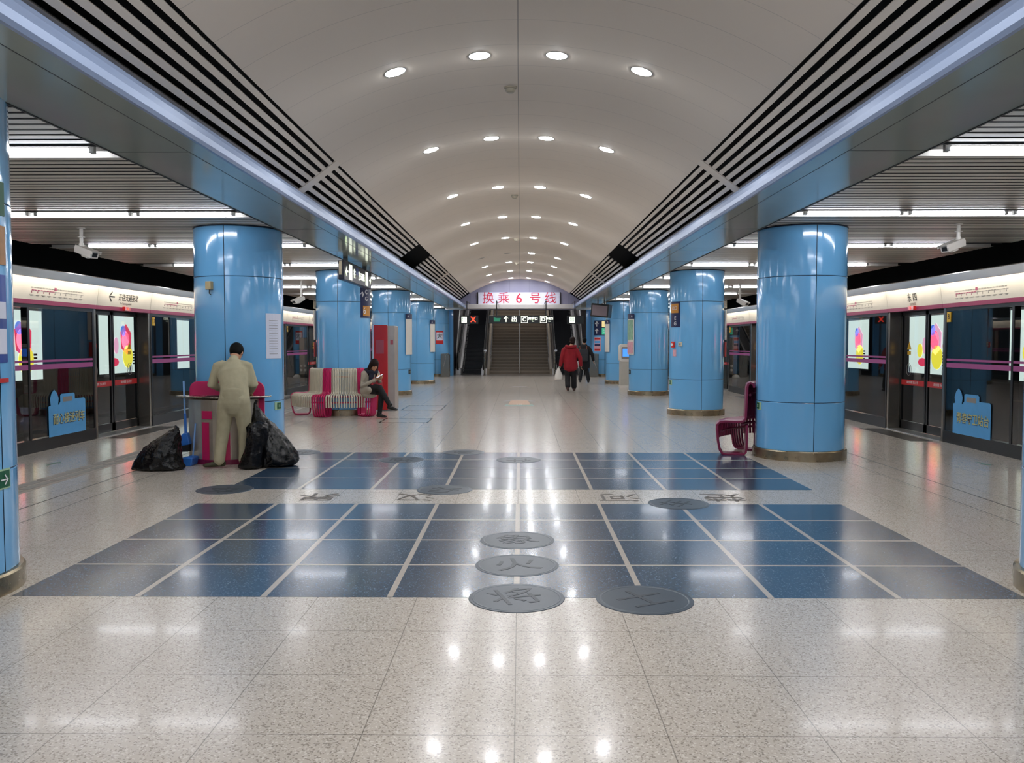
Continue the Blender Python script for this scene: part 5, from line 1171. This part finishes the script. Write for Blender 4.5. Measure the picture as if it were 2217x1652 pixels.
b = MB(); limb(b, [(0.0, 0, 0.90), (0.0, 0, 0.80)], [(0.17, 0.13), (0.175, 0.13)], ref=(1, 0, 0))
for s_, sg in (('L', -1), ('R', 1)): a = J['a'+s_]; limb(b, [(sg*0.09, 0, 0.84), J['k'+s_], (a[0], a[1], a[2]+0.06)], [0.105, 0.088, 0.085])
b.build('black_trousers', M['blackcloth'], r, remesh=0.013)
for s_ in ('L', 'R'):
    b = MB(); foot(b, J['a'+s_], (0.1, 1, 0), r=0.052, lift=J.get('l'+s_, 0)); limb(b, [J['a'+s_], (J['a'+s_][0], J['a'+s_][1], J['a'+s_][2]+0.1)], [0.05, 0.052]); b.build('brown_boot', M['boot'], r, remesh=0.010)
r3 = empty('carrier_bag', (1.54-0.33, 25.87, 0.36), 'white plastic carrier bag hanging from left hand of the red coat walker', 'carrier bag')
b = MB(); n = 24; prof = [(0.0, 0.10, 0.05), (0.03, 0.125, 0.06), (0.12, 0.12, 0.06), (0.22, 0.085, 0.045), (0.31, 0.045, 0.03), (0.37, 0.02, 0.015)]
b.add([(rx*math.cos(2*PI*i/n)*(1+0.06*math.sin(5*2*PI*i/n+j))-0.02+0.12*z*0, ry*math.sin(2*PI*i/n), z) for j, (z, rx, ry) in enumerate(prof) for i in range(n)], [(j*n+i, j*n+(i+1) % n, (j+1)*n+(i+1) % n, (j+1)*n+i) for j in range(len(prof)-1) for i in range(n)]+[tuple(range(n-1, -1, -1))])
b.build('plastic_sack', M['white'], r3, smooth=True)
b = MB(); b.tube([(-0.03, 0, 0.34), (0.0, 0, 0.42), (0.03, 0, 0.34)], 0.008, 6); b.build('loop_handle', M['white'], r3)

# ---- walker with backpack
J = dict(head=(0.02, 0.03, 1.55), kL=(-0.09, 0.04, 0.48), aL=(-0.14, -0.04, 0.10), kR=(0.12, 0.08, 0.48), aR=(0.17, 0.05, 0.085), eL=(-0.28, 0.0, 1.05), wL=(-0.24, 0.10, 0.84), eR=(0.31, -0.02, 1.03), wR=(0.35, 0.03, 0.84))
r, T = walker((2.36, 31.2, 0), 'person in dark coat with a grey backpack walking toward right escalator', J, None)
h = hair_cap(T, 0.98, low=-0.02, full=1.04); h.build('short_black_hair', M['hair'], r, remesh=0.011)
b = MB(); limb(b, [(0.02, 0, 0.62), (0.01, 0, 0.9), (0.0, 0, 1.12), (0.0, 0.01, 1.31)], [(0.21, 0.15), (0.20, 0.15), (0.20, 0.14), (0.175, 0.11)], ref=(1, 0, 0), n=20)
for s_, sg in (('L', -1), ('R', 1)): limb(b, [(sg*0.15, 0, 1.29), (sg*0.19, -0.005, 1.26), J['e'+s_], J['w'+s_]], [0.08, 0.08, 0.066, 0.052])
limb(b, [(-0.08, 0.0, 1.37), (0.08, 0.0, 1.37)], [0.06, 0.06])
b.build('dark_coat', M['blackcloth'], r, remesh=0.013)
b = MB(); limb(b, [(0.0, 0, 0.80), (0.0, 0, 0.70)], [(0.15, 0.12), (0.15, 0.12)], ref=(1, 0, 0))
for s_, sg in (('L', -1), ('R', 1)): a = J['a'+s_]; limb(b, [(sg*0.09, 0, 0.78), J['k'+s_], (a[0], a[1], a[2]+0.05)], [0.09, 0.072, 0.068])
b.build('dark_trousers', M['blackcloth'], r, remesh=0.013)
for s_ in ('L', 'R'):
    b = MB(); foot(b, J['a'+s_], (0.1, 1, 0), r=0.05); b.build('dark_shoe', M['boot2'], r, remesh=0.010)
r4 = empty('backpack', (2.33, 31.0, 0.80), 'charcoal grey backpack with orange strap on the farther walker', 'backpack')
b = MB(); b.prism(rrect(-0.17, 0.17, 0.0, 0.46, 0.09, 5), -0.09, 0.06); b.build('main_pack', M['charcoal'], r4, bevel=0.035)
b = MB(); b.prism(rrect(-0.13, 0.13, 0.04, 0.24, 0.05, 5), -0.125, -0.08); b.build('front_pocket', M['charcoal'], r4, bevel=0.02)
for x in (-0.12, 0.12):
    b = MB(); b.tube([(x, 0.04, 0.42), (x*1.05, 0.12, 0.55), (x*1.1, 0.24, 0.56)], 0.016, 6, flat=0.5); b.build('shoulder_strap', M['strap'], r4)

for o in list(bpy.data.objects):
    if o.type in ('MESH', 'FONT') and o.parent is None and 'kind' not in o.keys() and 'label' not in o.keys(): print('UNLABELLED', o.name)

# ---------------------------------------------------------------- lettering curves become plain meshes
bpy.context.view_layer.update()
dg = bpy.context.evaluated_depsgraph_get()
fonts = [o for o in bpy.data.objects if o.type == 'FONT']
made = {}
new = []
for o in fonts:
    me = bpy.data.meshes.new_from_object(o.evaluated_get(dg)); new.append((o, me))
for o, me in new:
    n = o.name; m_ = o.data.materials[0]; o.name = 'old'
    q = bpy.data.objects.new(n.split('.')[0], me); COL.objects.link(q)
    if not me.materials: me.materials.append(m_)
    q.parent = o.parent; q.location = o.location.copy(); q.rotation_euler = o.rotation_euler.copy(); q.scale = o.scale.copy()
    for k_ in ('label', 'category', 'group', 'kind'):
        if k_ in o.keys(): q[k_] = o[k_]
    bpy.data.objects.remove(o)
